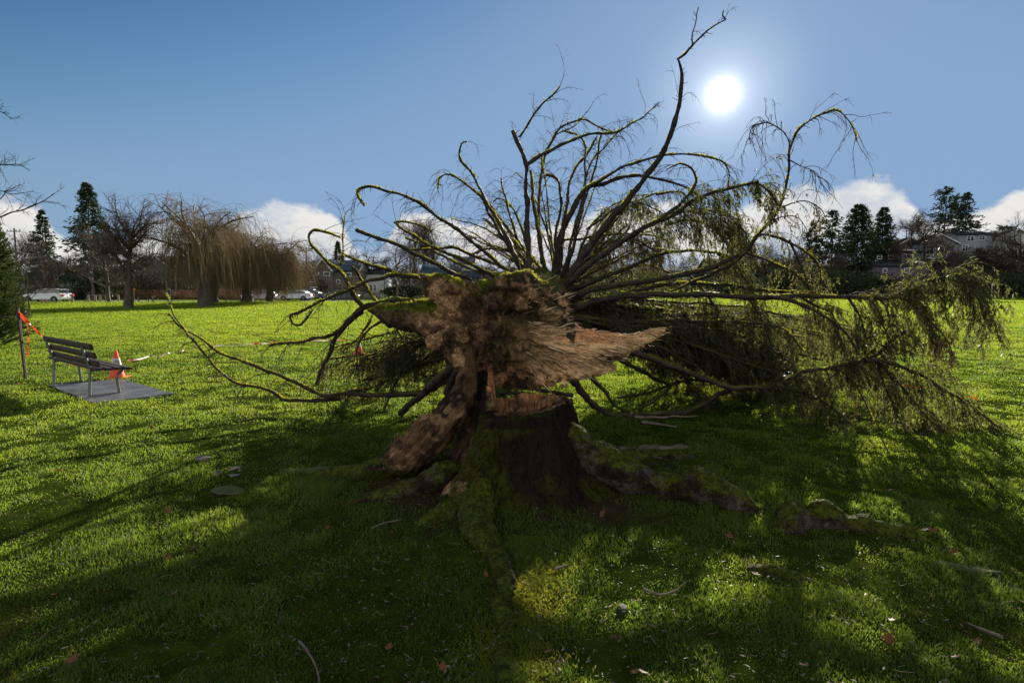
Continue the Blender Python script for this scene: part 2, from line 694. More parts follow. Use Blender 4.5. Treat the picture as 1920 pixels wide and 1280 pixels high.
def m_bark(name, c1, c2, moss=0.6, mossc=(0.10, 0.14, 0.015), mscale=5.0, bark_scale=30, wet=0.5, mlo=0.15):
    """Bark with grain; moss sits on what faces up."""
    m, t = new_mat(name)
    pos = geopos(t)
    n = t.noise(pos, bark_scale, 6, 0.65, 0.6)
    nb = t.noise(pos, bark_scale * 0.25, 4, 0.6)
    c = t.mix(t.rng(n, 0.3, 0.7), (*c1, 1), (*c2, 1))
    c = t.mix(t.rng(nb, 0.45, 0.75, 0, 0.5), c, (c2[0] * 1.7, c2[1] * 1.7, c2[2] * 1.8, 1))
    nz = t.n('ShaderNodeSeparateXYZ')
    t.l(t.n('ShaderNodeNewGeometry').outputs['Normal'], nz.inputs[0])
    mn = t.noise(pos, mscale, 5, 0.6)
    mf = t.rng(t.math('ADD', nz.outputs[2], t.math('MULTIPLY_ADD', mn, 2.4, -1.2)), mlo, mlo + 0.55, 0, moss)
    c = t.mix(mf, c, (*mossc, 1))
    r = t.math('MULTIPLY_ADD', n, 0.5, 0.35)
    r = t.math('MAXIMUM', r, mf)
    b = principled(t, c, t.math('MAXIMUM', r, 0.5), n, 0.9, 0.015, wet * 0.45)
    out(t, b.outputs[0])
    return m


M = {}
M['bark'] = m_bark('branch_bark', (0.010, 0.008, 0.007), (0.040, 0.030, 0.025), 0.5, mlo=.35)
M['bark_far'] = m_bark('far_bark', (0.030, 0.024, 0.020), (0.07, 0.055, 0.045), 0.25, bark_scale=8, mscale=1.0)
M['bark_dark'] = m_bark('dark_bark', (0.012, 0.010, 0.009), (0.05, 0.042, 0.036), 0.55, bark_scale=45, mscale=4)
M['trunk_bark'] = m_bark('trunk_bark', (0.014, 0.012, 0.011), (0.055, 0.046, 0.040), 0.3, bark_scale=22, mscale=4, wet=0.0)
M['twig'] = m_simple('dead_twig', (0.055, 0.038, 0.028), 0.8, 20)
M['twig_far'] = m_simple('far_twig', (0.055, 0.042, 0.034), 0.9, 2)
M['twig_grey'] = m_simple('grey_far_twig', (0.075, 0.062, 0.052), 0.9, 2)
M['willow'] = m_foliage('willow_strand', (0.17, 0.14, 0.11), (0.36, 0.30, 0.22), 0.65, 0.8, 0.05, 0.25, (0.50, 0.42, 0.30))
M['moss'] = m_foliage('moss', (0.04, 0.055, 0.008), (0.12, 0.14, 0.018), 0.55, 0.8, 0.1, 6, (0.85, 0.82, 0.10))
M['needle'] = m_foliage('needles', (0.018, 0.030, 0.011), (0.060, 0.070, 0.024), 0.42, 0.5, 0.25, 1.2, (0.34, 0.36, 0.10))
M['needle_brown'] = m_foliage('drying_needles', (0.05, 0.05, 0.02), (0.17, 0.12, 0.05), 0.4, 0.5, 0.4, 1.6)
M['conifer'] = m_foliage('conifer_needles', (0.018, 0.035, 0.016), (0.05, 0.075, 0.028), 0.2, 0.6, 0.25, 0.5)
M['shrub'] = m_foliage('shrub_leaves', (0.03, 0.055, 0.015), (0.10, 0.12, 0.03), 0.3, 0.5, 0.3, 1.0)
M['shrub_dark'] = m_foliage('dark_shrub_leaves', (0.018, 0.032, 0.014), (0.055, 0.065, 0.025), 0.25, 0.6, 0.25, 0.4)
M['brush'] = m_foliage('winter_brush', (0.045, 0.04, 0.03), (0.10, 0.075, 0.045), 0.2, 0.8, 0.1, 0.3)
M['metal_dark'] = m_simple('dark_green_metal', (0.05, 0.06, 0.055), 0.4, 20, 0.3, metal=0.6, spec=0.5)
M['asphalt'] = m_simple('asphalt', (0.10, 0.105, 0.11), 0.8, 1.2, 0.25)
M['mulch'] = m_simple('bark_mulch', (0.06, 0.035, 0.025), 0.95, 3.0, 0.4)


def m_grassblade(name, tmul, spec=0.35):
    m, t = new_mat(name)
    at = t.n('ShaderNodeAttribute', attribute_name='rnd')
    pos = geopos(t)
    n = t.noise(pos, 0.9, 4, 0.6)
    n2 = t.noise(pos, 0.13, 3, 0.5)
    c = t.mix(t.rng(n, 0.35, 0.68), (0.024, 0.052, 0.013, 1), (0.075, 0.105, 0.020, 1))
    c = t.mix(t.rng(n2, 0.35, 0.65, 0, 0.5), c, (0.10, 0.145, 0.018, 1))
    c = t.mix(t.rng(at.outputs['Fac'], 0.90, 0.96), c, (0.10, 0.085, 0.035, 1))
    c = t.mix(t.rng(at.outputs['Fac'], 0.0, 0.9, 0.0, 0.35), c, (0.10, 0.19, 0.02, 1))
    b = principled(t, c, 0.45, spec=spec)
    tr = t.n('ShaderNodeBsdfTranslucent')
    t.l(t.mix(1.0, c, (*tmul, 1), 'MULTIPLY'), tr.inputs['Color'])
    ms = t.n('ShaderNodeMixShader')
    ms.inputs[0].default_value = 0.58
    t.l(b.outputs[0], ms.inputs[1])
    t.l(tr.outputs[0], ms.inputs[2])
    out(t, ms.outputs[0])
    return m


def m_ground():
    m, t = new_mat('lawn_ground')
    pos = geopos(t)
    n1 = t.noise(pos, 0.35, 5, 0.6)
    n2 = t.noise(pos, 7, 5, 0.7)
    n3 = t.noise(pos, 60, 4, 0.7)
    c = t.mix(t.rng(n2, 0.35, 0.65), (0.022, 0.038, 0.006, 1), (0.045, 0.075, 0.008, 1))
    c = t.mix(t.rng(n1, 0.45, 0.7, 0, 0.35), c, (0.045, 0.035, 0.02, 1))
    sp = t.n('ShaderNodeSeparateXYZ')
    t.l(pos, sp.inputs[0])
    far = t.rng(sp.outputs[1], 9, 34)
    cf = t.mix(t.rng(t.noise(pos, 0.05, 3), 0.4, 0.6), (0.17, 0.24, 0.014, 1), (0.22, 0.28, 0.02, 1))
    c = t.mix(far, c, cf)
    # bare soil worn round the stump
    dv = t.vmath('SUBTRACT', pos, (0.1, 4.4, 0.0))
    dv = t.vmath('MULTIPLY', dv, (0.7, 0.9, 1))
    ds = t.vmath('LENGTH', dv)
    so = t.rng(t.math('ADD', ds, t.math('MULTIPLY_ADD', n2, 1.2, -0.6)), 0.6, 1.2, 1, 0)
    c = t.mix(so, c, t.mix(n3, (0.02, 0.014, 0.009, 1), (0.06, 0.042, 0.028, 1)))
    b = principled(t, c, 0.85, t.math('ADD', t.math('MULTIPLY', n2, 0.6), t.math('MULTIPLY', n3, 0.5)), 0.8, 0.03, 0.0)
    out(t, b.outputs[0])
    return m


M['grassblade'] = m_grassblade('grass_blade', (4.0, 3.4, 1.9))
M['grassfar'] = m_grassblade('mown_field_blade', (4.6, 3.9, 2.0), 0.12)
M['ground'] = m_ground()


def m_torn():
    """Torn and rotting wood: the vertex colour says which wood, the flow coordinate runs along the fibres."""
    m, t = new_mat('torn_wood')
    col = t.n('ShaderNodeAttribute', attribute_name='tone').outputs['Color']
    flow = t.n('ShaderNodeAttribute', attribute_name='flow').outputs['Vector']
    pos = geopos(t)
    g = t.noise(flow, 1.4, 6, 0.72, 0.5)
    g2 = t.noise(flow, 4.6, 4, 0.65, 0.3)
    n = t.noise(pos, 34, 5, 0.65, 0.8)
    h = t.math('ADD', t.math('MULTIPLY', g, 0.6), t.math('ADD', t.math('MULTIPLY', g2, 0.55), t.math('MULTIPLY', n, 0.4)))
    k = t.rng(h, 0.66, 0.84)
    c = t.mix(1.0, col, t.mix(k, (0.50, 0.44, 0.40, 1), (1.35, 1.32, 1.28, 1)), 'MULTIPLY')
    # thin dark cracks along the grain, and rot spots
    cr = t.rng(t.math('ABSOLUTE', t.math('SUBTRACT', g, 0.47)), 0.0, 0.022)
    c = t.mix(t.math('MULTIPLY_ADD', cr, -0.85, 0.85), c, (0.02, 0.013, 0.010, 1))
    c = t.mix(t.rng(t.noise(pos, 11, 4, 0.6), 0.60, 0.72, 0, 0.7), c, (0.035, 0.022, 0.015, 1))
    b = principled(t, c, 0.75, h, 1.0, 0.04, 0.06)
    out(t, b.outputs[0])
    return m


M['torn'] = m_torn()

# ---------------------------------------------------------------- the ground: one sheet
def gz(x, y):
    x, y = np.asarray(x, float), np.asarray(y, float)
    near = np.clip((70 - y) / 30, 0, 1) * np.clip((60 - np.abs(x)) / 30, 0, 1)
    z = 0.030 * fbm(x * 0.9, y * 0.9, 0 * x + 3, 3) + 0.016 * fbm(x * 4.2, y * 4.2, 0 * x, 3) * np.clip((14 - y) / 6, 0, 1)
    st = np.exp(-(((x - 0.0) / 1.5) ** 2 + ((y - 4.3) / 1.1) ** 2))
    bank = 0.30 * np.clip((x + 4) / -6, 0, 1) * np.exp(-((y - 56) / 6.0) ** 2)
    return z * near + 0.05 * st + bank


xs = np.unique(np.round(np.concatenate([np.linspace(-14, 14, 190), np.sign(np.linspace(-1, 1, 91)) * (14 + np.linspace(-1, 1, 91) ** 2 * 430)]), 3))
ys = np.unique(np.round(np.concatenate([np.linspace(-6, 22, 200), 22 + np.linspace(0, 1, 90) ** 2 * 420, -6 - np.linspace(0, 1, 12) ** 2 * 100]), 3))
gx, gy = np.meshgrid(xs, ys, indexing='ij')
gv = np.stack([gx, gy, gz(gx, gy)], -1).reshape(-1, 3)
ii, jj = np.meshgrid(np.arange(len(xs) - 1), np.arange(len(ys) - 1), indexing='ij')
b0 = (ii * len(ys) + jj).ravel()
mb = MB()
mb.add(gv, np.stack([b0, b0 + len(ys), b0 + len(ys) + 1, b0 + 1], 1))
tag(mb.build('ground', M['ground'], smooth=True), kind='structure')


def drape(name, pts, mat, lift=0.006, kind='structure'):
    """A sheet given as left and right edge points, laid over the ground."""
    mb = MB()
    v, f = [], []
    for i, (a, b) in enumerate(pts):
        for t in np.linspace(0, 1, 5):
            x, y = a[0] + (b[0] - a[0]) * t, a[1] + (b[1] - a[1]) * t
            v.append((x, y, float(gz(x, y)) + lift))
    for i in range(len(pts) - 1):
        for j in range(4):
            k = i * 5 + j
            f.append((k, k + 1, k + 6, k + 5))
    mb.add(v, f)
    return tag(mb.build(name, mat), kind=kind)


# the street along the field's far side, the mulched strip before it
drape('road', [((x, 73.0 + 0.01 * x), (x, 80.5 + 0.01 * x)) for x in np.linspace(-160, 8, 60)], M['asphalt'], 0.012)
drape('mulch_strip', [((x, 55.0 + 0.5 * math.sin(x * .4)), (x, 63 + 0.6 * math.sin(x * .3 + 1))) for x in np.linspace(-75, -36, 40)], M['mulch'], 0.012)

# ---------------------------------------------------------------- the stump
TAN = np.array([0.54, 0.345, 0.19])
PALE = np.array([0.80, 0.56, 0.32])
ORANGE = np.array([0.72, 0.36, 0.17])
BROWN = np.array([0.12, 0.070, 0.045])
DARK = np.array([0.022, 0.017, 0.013])
MOSSC = np.array([0.075, 0.10, 0.012])
BARKC = np.array([0.045, 0.036, 0.030])


def lerp(a, b, t):
    return a + (b - a) * np.clip(t, 0, 1)[:, None]


def organic(name, F, parent, mat, tone, flow, disp, it=1):
    v, q = F.mesh()
    v = relax(v, q, it)
    n = vnormals(v, q)
    v = v + n * disp(v, n)[:, None]
    n = vnormals(v, q)
    mb = MB()
    mb.add(v, q)
    o = mb.build(name, mat, parent, smooth=True)
    vattr(o, 'tone', np.clip(tone(v, n), 0, 1))
    vattr(o, 'flow', flow(v), 'FLOAT_VECTOR')
    return o, v, n, q


STUMP = thing('tree_stump', 'broken hollow tree stump with dark mossy bark and spreading roots under the torn trunk', 'tree stump', (0.15, 4.35, 0))
S = Field((-1.48, 3.5, -0.12), (1.0, 5.2, 1.02), 0.0125)
an = np.arctan2(S.Y - 4.35, S.X - 0.12)
rr = np.sqrt((S.X - 0.12) ** 2 + (S.Y - 4.35) ** 2)
flare = 0.475 + 0.30 * np.exp(-np.maximum(S.Z, 0) / 0.15) + 0.03 * np.sin(an * 5 + 1) + 0.02 * np.sin(an * 9) - 0.15 * np.clip(S.Z / 0.7, 0, 1)
blk = (rr - flare + (S.X - 0.12) * 0 + 0.05 * np.clip(S.Z, 0, 1) * np.cos(an)) * 0.8
S.add(np.where(blk < 10, blk, blk), 0.02)
cut = S.Z - (0.575 + 0.13 * (S.X + 0.1) + 0.05 * (S.Y - 4.3) + 0.012 * fbm(S.X * 16, S.Y * 16, S.Z * 2, 2) + 0.05 * np.clip(vnoise(S.X * 9, S.Y * 9, S.Z * 0 + 2), 0, 1) * (S.Y > 4.4))
S.F = np.maximum(S.F, cut)
hol = np.maximum(np.sqrt(((S.X - 0.10) / 0.9) ** 2 + ((S.Y - 4.42) / 0.85) ** 2) - 0.25 - 0.03 * vnoise(S.X * 10, S.Y * 10, S.Z * 3), 0.30 - S.Z)
S.sub(hol, 0.02)
gap = S.cone((-0.26, 3.95, 0.75), (-0.40, 4.05, 0.16), 0.13, 0.10)
S.sub(gap, 0.04)
# the rotten left buttress that still reaches up to the fallen trunk
S.chain([(-0.34, 4.72, 0.98), (-0.37, 4.66, 0.74), (-0.47, 4.58, 0.56), (-0.64, 4.52, 0.34), (-0.86, 4.45, 0.15), (-1.1, 4.4, 0.02), (-1.38, 4.36, -0.06)], [0.06, 0.085, 0.11, 0.14, 0.13, 0.08, 0.03], 0.06)
S.chain([(-0.20, 4.85, 0.78), (-0.25, 4.78, 0.5), (-0.3, 4.7, 0.1)], [0.05, 0.13, 0.22], 0.05)
S.chain([(-0.19, 4.55, 0.70), (-0.22, 4.45, 0.55), (-0.2, 4.4, 0.3)], [0.03, 0.05, 0.08], 0.03)
S.chain([(-0.19, 4.08, 0.5), (-0.26, 3.93, 0.2), (-0.36, 3.8, 0.02)], [0.05, 0.10, 0.14], 0.05)
for k in range(9):
    a = 0.4 + k * 0.33
    bx, by = 0.10 + 0.27 * math.cos(a), 4.42 + 0.26 * math.sin(a)
    hh = 0.60 + 0.13 * (bx + 0.1) + random.uniform(-.01, .06)
    S.add(S.cone((bx, by, 0.5), (bx + random.uniform(-.02, .02), by, hh), 0.035, 0.008), 0.012)
S.F += (0.020 * fbm(an * 7, S.Z * 2.2, rr * 3, 3) + 0.008 * vnoise(S.X * 40, S.Y * 40, S.Z * 14)).astype(np.float32)


def st_disp(v, n):
    a = np.arctan2(v[:, 1] - 4.35, v[:, 0] - 0.15)
    ac, al = (v[:, 0] * 0.70 - v[:, 2] * 0.71), (v[:, 0] * 0.71 + v[:, 2] * .70)
    lf = np.clip((-0.25 - v[:, 0]) * 8, 0, 1)
    return lf * (0.05 * fbm(ac * 20, al * 3.0, v[:, 1] * 10, 3) + 0.02 * fbm(ac * 70, al * 9, v[:, 1] * 30, 2)) + 0.016 * fbm(a * 16, v[:, 2] * 5, v[:, 0] * 2, 3) + 0.007 * fbm(v[:, 0] * 60, v[:, 1] * 60, v[:, 2] * 40, 2)


def st_tone(v, n):
    x, y, z = v.T
    nn = fbm(x * 9, y * 9, z * 6, 4)
    c = np.tile(BARKC * 0.35, (len(v), 1))
    c = lerp(c, DARK[None] * .6, 0.5 + nn * 1.5)
    inner = ((np.sqrt((x - .10) ** 2 + (y - 4.42) ** 2) < 0.33) & (z > 0.25) & (x > -0.13)) | ((z > 0.555 + 0.13 * (x + 0.1) + .0) & (y > 4.34) & (x > -0.2))
    left = (x < -0.30 + 0.04 * nn) & (z > 0.10 + 0.05 * nn) & (n[:, 1] < 0.55)
    wood = inner | left
    wc = lerp(np.tile(DARK * 1.3, (len(v), 1)), TAN[None] * .30, 0.32 + nn * 2.4)
    wc = lerp(wc, PALE[None] * .34, (fbm(x * 7 + 4, y * 7, z * 12, 3) - 0.18) * 8 * (z < 0.75))
    wc = np.where((inner & (y > 4.5))[:, None], lerp(wc, ORANGE[None] * 0.5, 0.5 + nn * 2), wc)
    c = np.where(wood[:, None], wc, c)
    m = np.clip((n[:, 2] * 0.9 + 2.2 * fbm(x * 3 + 9, y * 3, z * 3, 3) - 0.05) * 1.6 + 1.4 * np.clip((-0.05 - x) * 3, 0, .6) - 0.3 - 1.2 * (z > .5), 0, 0.9) * (~wood)
    m = np.maximum(m, 0.85 * ((x > -0.42) & (x < -0.10) & (y < 4.25) & (z < 0.5)) * np.clip(0.75 + 2 * nn, 0, 1))
    return lerp(c, MOSSC[None] * 0.45, m)


def st_flow(v):
    a = np.arctan2(v[:, 1] - 4.35, v[:, 0] - 0.15)
    s = v[:, 0] * 0.7 - v[:, 2]
    left = np.clip((-0.25 - v[:, 0]) * 8, 0, 1)
    u = a * 9 * (1 - left) + (v[:, 0] * 0.70 - v[:, 2] * 0.71) * 44 * left
    return np.stack([u, v[:, 2] * 4 * (1 - left) + (v[:, 0] * 0.71 + v[:, 2] * .70) * 4 * left, v[:, 1] * 6], 1)


organic('stump_body', S, STUMP, M['torn'], st_tone, st_flow, st_disp)


def rt_tone(v, n):
    x, y, z = v.T
    nn = fbm(x * 12, y * 12, z * 12, 4)
    c = lerp(np.tile(DARK, (len(v), 1)), np.array([0.075, 0.068, 0.06])[None], 0.36 + nn * 2.2)
    m = np.clip((n[:, 2] - 0.25) * 2.2 + 3.0 * fbm(x * 5 + 3, y * 5, z * 5, 3), 0, 0.95)
    return lerp(c, MOSSC[None] * 0.85, m)


def rt_flow(v):
    return v * 14


def rt_disp(v, n):
    return 0.024 * fbm(v[:, 0] * 14, v[:, 1] * 14, v[:, 2] * 14, 3) - 0.014 * np.abs(fbm(v[:, 0] * 30, v[:, 1] * 30, v[:, 2] * 30, 2)) + 0.006 * vnoise(v[:, 0] * 60, v[:, 1] * 60, v[:, 2] * 60)


ROOTS = []


def root(pts, rad, label=None, parent=STUMP, h=0.014, name='root', squash=(1, 1, 1)):
    p = np.array([(a, b, c + float(gz(a, b))) for a, b, c in pts])
    rad = list(rad)
    r = max(rad) + 0.05
    F = Field(p.min(0) - r, p.max(0) + r, h)
    pr = catmull(np.hstack([p, np.array(rad)[:, None]]), 0.12)
    pr[:, 3] *= 1 + 0.28 * vnoise(pr[:, 0] * 9, pr[:, 1] * 9, pr[:, 2] * 9)
    F.chain(pr[:, :3], pr[:, 3], 0.035, squash)
    ROOTS.extend((a_[0], a_[1], a_[3] * .9) for a_ in pr if a_[2] + a_[3] > .01)
    o, v, n, q = organic(name, F, parent, M['torn'], rt_tone, rt_flow, rt_disp)
    if label:
        o['label'] = label
    return o


root([(0.45, 4.25, 0.34), (0.62, 4.2, 0.19), (0.85, 4.1, 0.10), (1.08, 4.0, 0.06), (1.3, 3.92, 0.08), (1.46, 3.82, 0.05), (1.60, 3.72, 0.0)],
     [0.11, 0.14, 0.115, 0.095, 0.125, 0.10, 0.06], 'thick mossy root running right')
root([(1.66, 3.42, 0.0), (1.77, 3.46, 0.045), (1.86, 3.48, 0.0), (1.98, 3.5, 0.06), (2.08, 3.46, 0.0), (2.18, 3.42, 0.025), (2.28, 3.38, 0.0), (2.38, 3.32, 0.01), (2.46, 3.28, -0.05)],
     [0.04, 0.085, 0.05, 0.09, 0.05, 0.065, 0.05, 0.06, 0.04], 'knobbly root end surfacing again in the grass')
root([(-0.22, 3.8, 0.10), (-0.24, 3.62, 0.0), (-0.20, 3.35, -0.02), (-0.10, 3.12, -0.01), (-0.04, 2.85, 0.01), (-0.04, 2.55, 0.008), (-0.02, 2.3, 0.004), (-0.03, 2.0, 0.004), (-0.03, 1.75, 0.0)],
     [0.09, 0.10, 0.095, 0.06, 0.055, 0.038, 0.030, 0.030, 0.025], 'long root with yellow moss running forward')
root([(-0.45, 4.2, 0.10), (-0.62, 4.08, 0.04), (-0.82, 3.98, 0.0), (-1.02, 3.88, -0.01), (-1.2, 3.78, -0.04)], [0.08, 0.085, 0.07, 0.05, 0.03])
root([(-0.95, 4.42, 0.08), (-1.15, 4.45, 0.03), (-1.38, 4.5, 0.0), (-1.6, 4.5, -0.02)], [0.11, 0.075, 0.055, 0.035])
root([(0.5, 4.5, 0.14), (0.75, 4.72, 0.04), (1.05, 4.9, 0.0), (1.4, 4.97, -0.015), (1.65, 4.95, -0.03)], [0.10, 0.075, 0.06, 0.055, 0.03])
root([(-0.3, 3.75, 0.02), (-0.5, 3.6, -0.03), (-0.62, 3.45, -0.05)], [0.09, 0.07, 0.04])
root([(1.28, 2.93, -0.012), (1.4, 2.86, 0.0), (1.52, 2.78, -0.015)], [0.03, 0.04, 0.03])

# ---------------------------------------------------------------- the fallen tree
TREE = thing('fallen_tree', 'uprooted fallen conifer with torn butt end facing us and bare mossy branches fanning out behind', 'fallen tree', (0.35, 6.5, 0))
AXP = [P(948, 612, 5.15), P(985, 588, 6.2), P(1012, 570, 7.2), P(1040, 556, 9.0), P(1062, 548, 11.0), P(1078, 543, 13.5), P(1090, 541, 16.0)]
AXR = [0.34, 0.36, 0.35, 0.29, 0.22, 0.13, 0.04]
AX = catmull(np.hstack([np.array(AXP), np.array(AXR)[:, None]]), 0.15)


def axis(Y):
    i = int(np.clip(np.searchsorted(AX[:, 1], Y), 1, len(AX) - 1))
    t = (Y - AX[i - 1, 1]) / (AX[i, 1] - AX[i - 1, 1])
    return AX[i - 1] + (AX[i] - AX[i - 1]) * t


mb = MB()
tube(mb, AX[:, :3], AX[:, 3], 64, rough=0.22, seed=3)
mb.build('trunk', M['trunk_bark'], TREE, smooth=True)
r_ = np.random.default_rng(77)
n_ = 9000
o_, t_, u_ = sample_on(AX[None, :, :3], n_, 0.02, 0.75, r_)
rr_ = np.interp(u_, np.linspace(0, 1, len(AX)), AX[:, 3])
ad_ = unit(np.array([0, 0, 1.0]) + perp_rand(t_, r_) * 1.1)
mb = MB()
cards(mb, o_ + ad_ * rr_[:, None] * 1.0, unit(ad_ + r_.normal(0, .7, ad_.shape)), r_.uniform(.015, .05, n_), r_.uniform(.008, .018, n_), r_.random(n_), r_)
tm_ = (mb, 'moss')
mb = MB()
o_, t_, u_ = sample_on(AX[None, :, :3], 260, 0.02, 0.9, r_)
rr_ = np.interp(u_, np.linspace(0, 1, len(AX)), AX[:, 3])
strand_tubes(mb, strands(o_, perp_rand(t_, r_) + t_ * .3, rr_ + r_.uniform(.05, .5, 260), 5, 0.02, .12, r_), .012, .003, 5)
mb.build('dead_stub', M['bark'], TREE)
tm_[0].build('moss', M['moss'], TREE)

B = Field((-1.36, 4.30, 0.55), (1.42, 5.75, 1.80), 0.0125)


def bp(px, py, Y):
    return P(px, py, Y)


B.add(B.cone(bp(905, 625, 5.1), bp(985, 632, 5.1), 0.37, 0.33, (1, 0.8, 1)), 0.05)
B.add(B.cone(bp(948, 612, 5.15), bp(975, 600, 5.75), 0.38, 0.35), 0.08)
B.chain([bp(900, 615, 5.1), bp(840, 600, 5.1), bp(780, 596, 5.1), bp(730, 589, 5.1), bp(690, 583, 5.15)], [0.30, 0.19, 0.115, 0.065, 0.02], 0.10)
B.chain([bp(880, 590, 5.0), bp(850, 560, 4.95), bp(822, 540, 4.93), bp(793, 520, 4.93)], [0.20, 0.14, 0.10, 0.025], 0.05)
B.chain([bp(862, 545, 4.98), bp(845, 530, 4.95), bp(838, 519, 4.95)], [0.06, 0.04, 0.012], 0.02)
B.chain([bp(886, 560, 5.05), bp(908, 552, 5.1), bp(935, 548, 5.15)], [0.12, 0.09, 0.12], 0.05)
B.chain([bp(922, 566, 4.95), bp(936, 546, 4.98), bp(955, 536, 4.96), bp(985, 534, 4.94), bp(1014, 546, 4.92), bp(1040, 572, 4.90), bp(1056, 605, 4.90), bp(1062, 640, 4.92)],
        [0.055, 0.08, 0.10, 0.10, 0.085, 0.065, 0.05, 0.04], 0.02)
B.add(B.cone(bp(880, 640, 5.0), bp(800, 610, 5.0), 0.20, 0.085), 0.08)
B.F += (0.040 * fbm(B.X * 8, B.Y * 8, B.Z * 8, 3) * (B.X < 0.35) + 0.022 * fbm(B.X * 3 + B.Z * 14, B.Y * 12, B.Z * 22 - B.X * 5, 2) * np.clip(B.X * 4, 0, 1)).astype(np.float32)
B.add(B.cone(bp(980, 575, 5.35), bp(1020, 600, 5.4), 0.20, 0.22), 0.05)
B.chain([bp(935, 590, 4.85), bp(932, 565, 4.86), bp(934, 553, 4.88)], [0.07, 0.045, 0.02], 0.03)
B.chain([bp(990, 640, 4.95), bp(1050, 648, 4.88), bp(1110, 655, 4.82), bp(1155, 650, 4.75), bp(1195, 640, 4.68), bp(1222, 629, 4.63), bp(1243, 617, 4.6)],
        [0.27, 0.20, 0.15, 0.10, 0.050, 0.032, 0.016], 0.08)
B.chain([bp(1030, 690, 4.9), bp(1080, 690, 4.85), bp(1120, 688, 4.8), bp(1150, 690, 4.78)], [0.13, 0.09, 0.065, 0.02], 0.06)
B.sub(B.cone(bp(962, 572, 4.62), bp(1030, 598, 4.66), 0.085, 0.07), 0.03)
B.sub(B.cone(bp(880, 640, 4.55), bp(905, 668, 4.6), 0.07, 0.05), 0.04)
B.sub(B.cone(bp(1128, 678, 4.66), bp(1160, 672, 4.74), 0.06, 0.035), 0.02)
B.sub(B.cone(bp(1055, 612, 4.60), bp(1010, 625, 4.62), 0.05, 0.04), 0.05)
B.add(B.cone(bp(930, 690, 5.0), bp(985, 700, 4.98), 0.16, 0.12), 0.08)
for a, b, r in [((1040, 690), (1032, 722), .04), ((1060, 700), (1057, 724), .035), ((1078, 700), (1086, 714), .03), ((1015, 705), (1010, 726), .02), ((1100, 695), (1108, 706), .03),
                ((1236, 622), (1258, 612), .012), ((1238, 626), (1255, 624), .010), ((1148, 690), (1160, 684), .018), ((1180, 640), (1205, 633), .03), ((800, 524), (787, 514), .02)]:
    B.add(B.cone(bp(*a, 4.78 if a[0] < 1150 else 4.64), bp(*b, 4.74 if a[0] < 1150 else 4.6), r, 0.005), 0.02)
for k in range(14):
    a, b = random.uniform(-0.62, 0.62), random.uniform(-0.33, 0.3)
    B.add(B.cone((a, 4.72, 1.16 + b), (a + random.uniform(-.1, .1), 4.76, 1.16 + b + random.uniform(-.08, .08)), random.uniform(.04, .09), random.uniform(.03, .06)), 0.03)
for k in range(22):
    a, b = random.uniform(-0.55, 0.45), random.uniform(-0.30, 0.28)
    B.sub(B.cone((a, 4.62, 1.14 + b), (a + random.uniform(-.12, .12), 4.66, 1.14 + b + random.uniform(-.1, .1)), random.uniform(.03, .075), random.uniform(.02, .05)), 0.025)

for k in range(20):      # splits that run with the grain
    a = random.uniform(-0.42, 0.38)
    r0c, r1c = random.uniform(.34, .6), random.uniform(.7, 1.25)
    q = [(-0.30 + math.cos(a * (1 - .35 * t)) * (r0c + (r1c - r0c) * t), 0, 1.20 + math.sin(a * (1 - .35 * t)) * (r0c + (r1c - r0c) * t) * .75) for t in (0, .5, 1)]
    yy = 4.64 + random.uniform(-.03, .05)
    B.sub(B.cone((q[0][0], yy, q[0][2]), (q[1][0], yy - .02, q[1][2]), .012, .022), .008)
    B.sub(B.cone((q[1][0], yy - .02, q[1][2]), (q[2][0], yy - .05, q[2][2]), .022, .008), .008)
for k in range(12):
    a, b = random.uniform(-0.75, 0.05), random.uniform(-0.25, 0.3)
    B.sub(B.cone((a, 4.66, 1.16 + b), (a + random.uniform(-.08, .08), 4.66, 1.16 + b - random.uniform(.08, .22)), .02, .012), .012)


def bt_polar(v):
    x, z = v[:, 0] - (-0.02), v[:, 2] - 1.10
    return np.arctan2(z, x), np.sqrt(x * x + z * z)


def bt_disp(v, n):
    a, r = bt_polar(v)
    x, y, z = v.T
    right = np.clip((x - 0.05) * 4, 0, 1)
    a2 = np.arctan2(z - 1.20, x + 0.30) + 0.14 * fbm(x * 3, y * 2, z * 3, 2)
    r2 = np.hypot(x + 0.30, z - 1.20)
    fib = fbm(a2 * 12, r2 * 2.0, y * 4, 3)
    fin = fbm(a2 * 50, r2 * 4, y * 14, 2) + 0 * a
    lump = fbm(x * 11, y * 11, z * 11, 4)
    fine = fbm(x * 45, y * 45, z * 45, 2)
    front = np.clip(-n[:, 1] + 0.4, 0, 1)
    thin = np.clip((0.75 - np.abs(x)) * 3, 0.35, 1)
    return (right * (0.070 * np.round(fib * 7) / 7 + 0.045 * fib + 0.010 * fin) + (1 - right) * (0.10 * np.round(lump * 6) / 6 + 0.05 * lump + 0.04 * fbm(x * 24, y * 24, z * 24, 2))) * (0.3 + 0.7 * front) * thin + 0.014 * fine


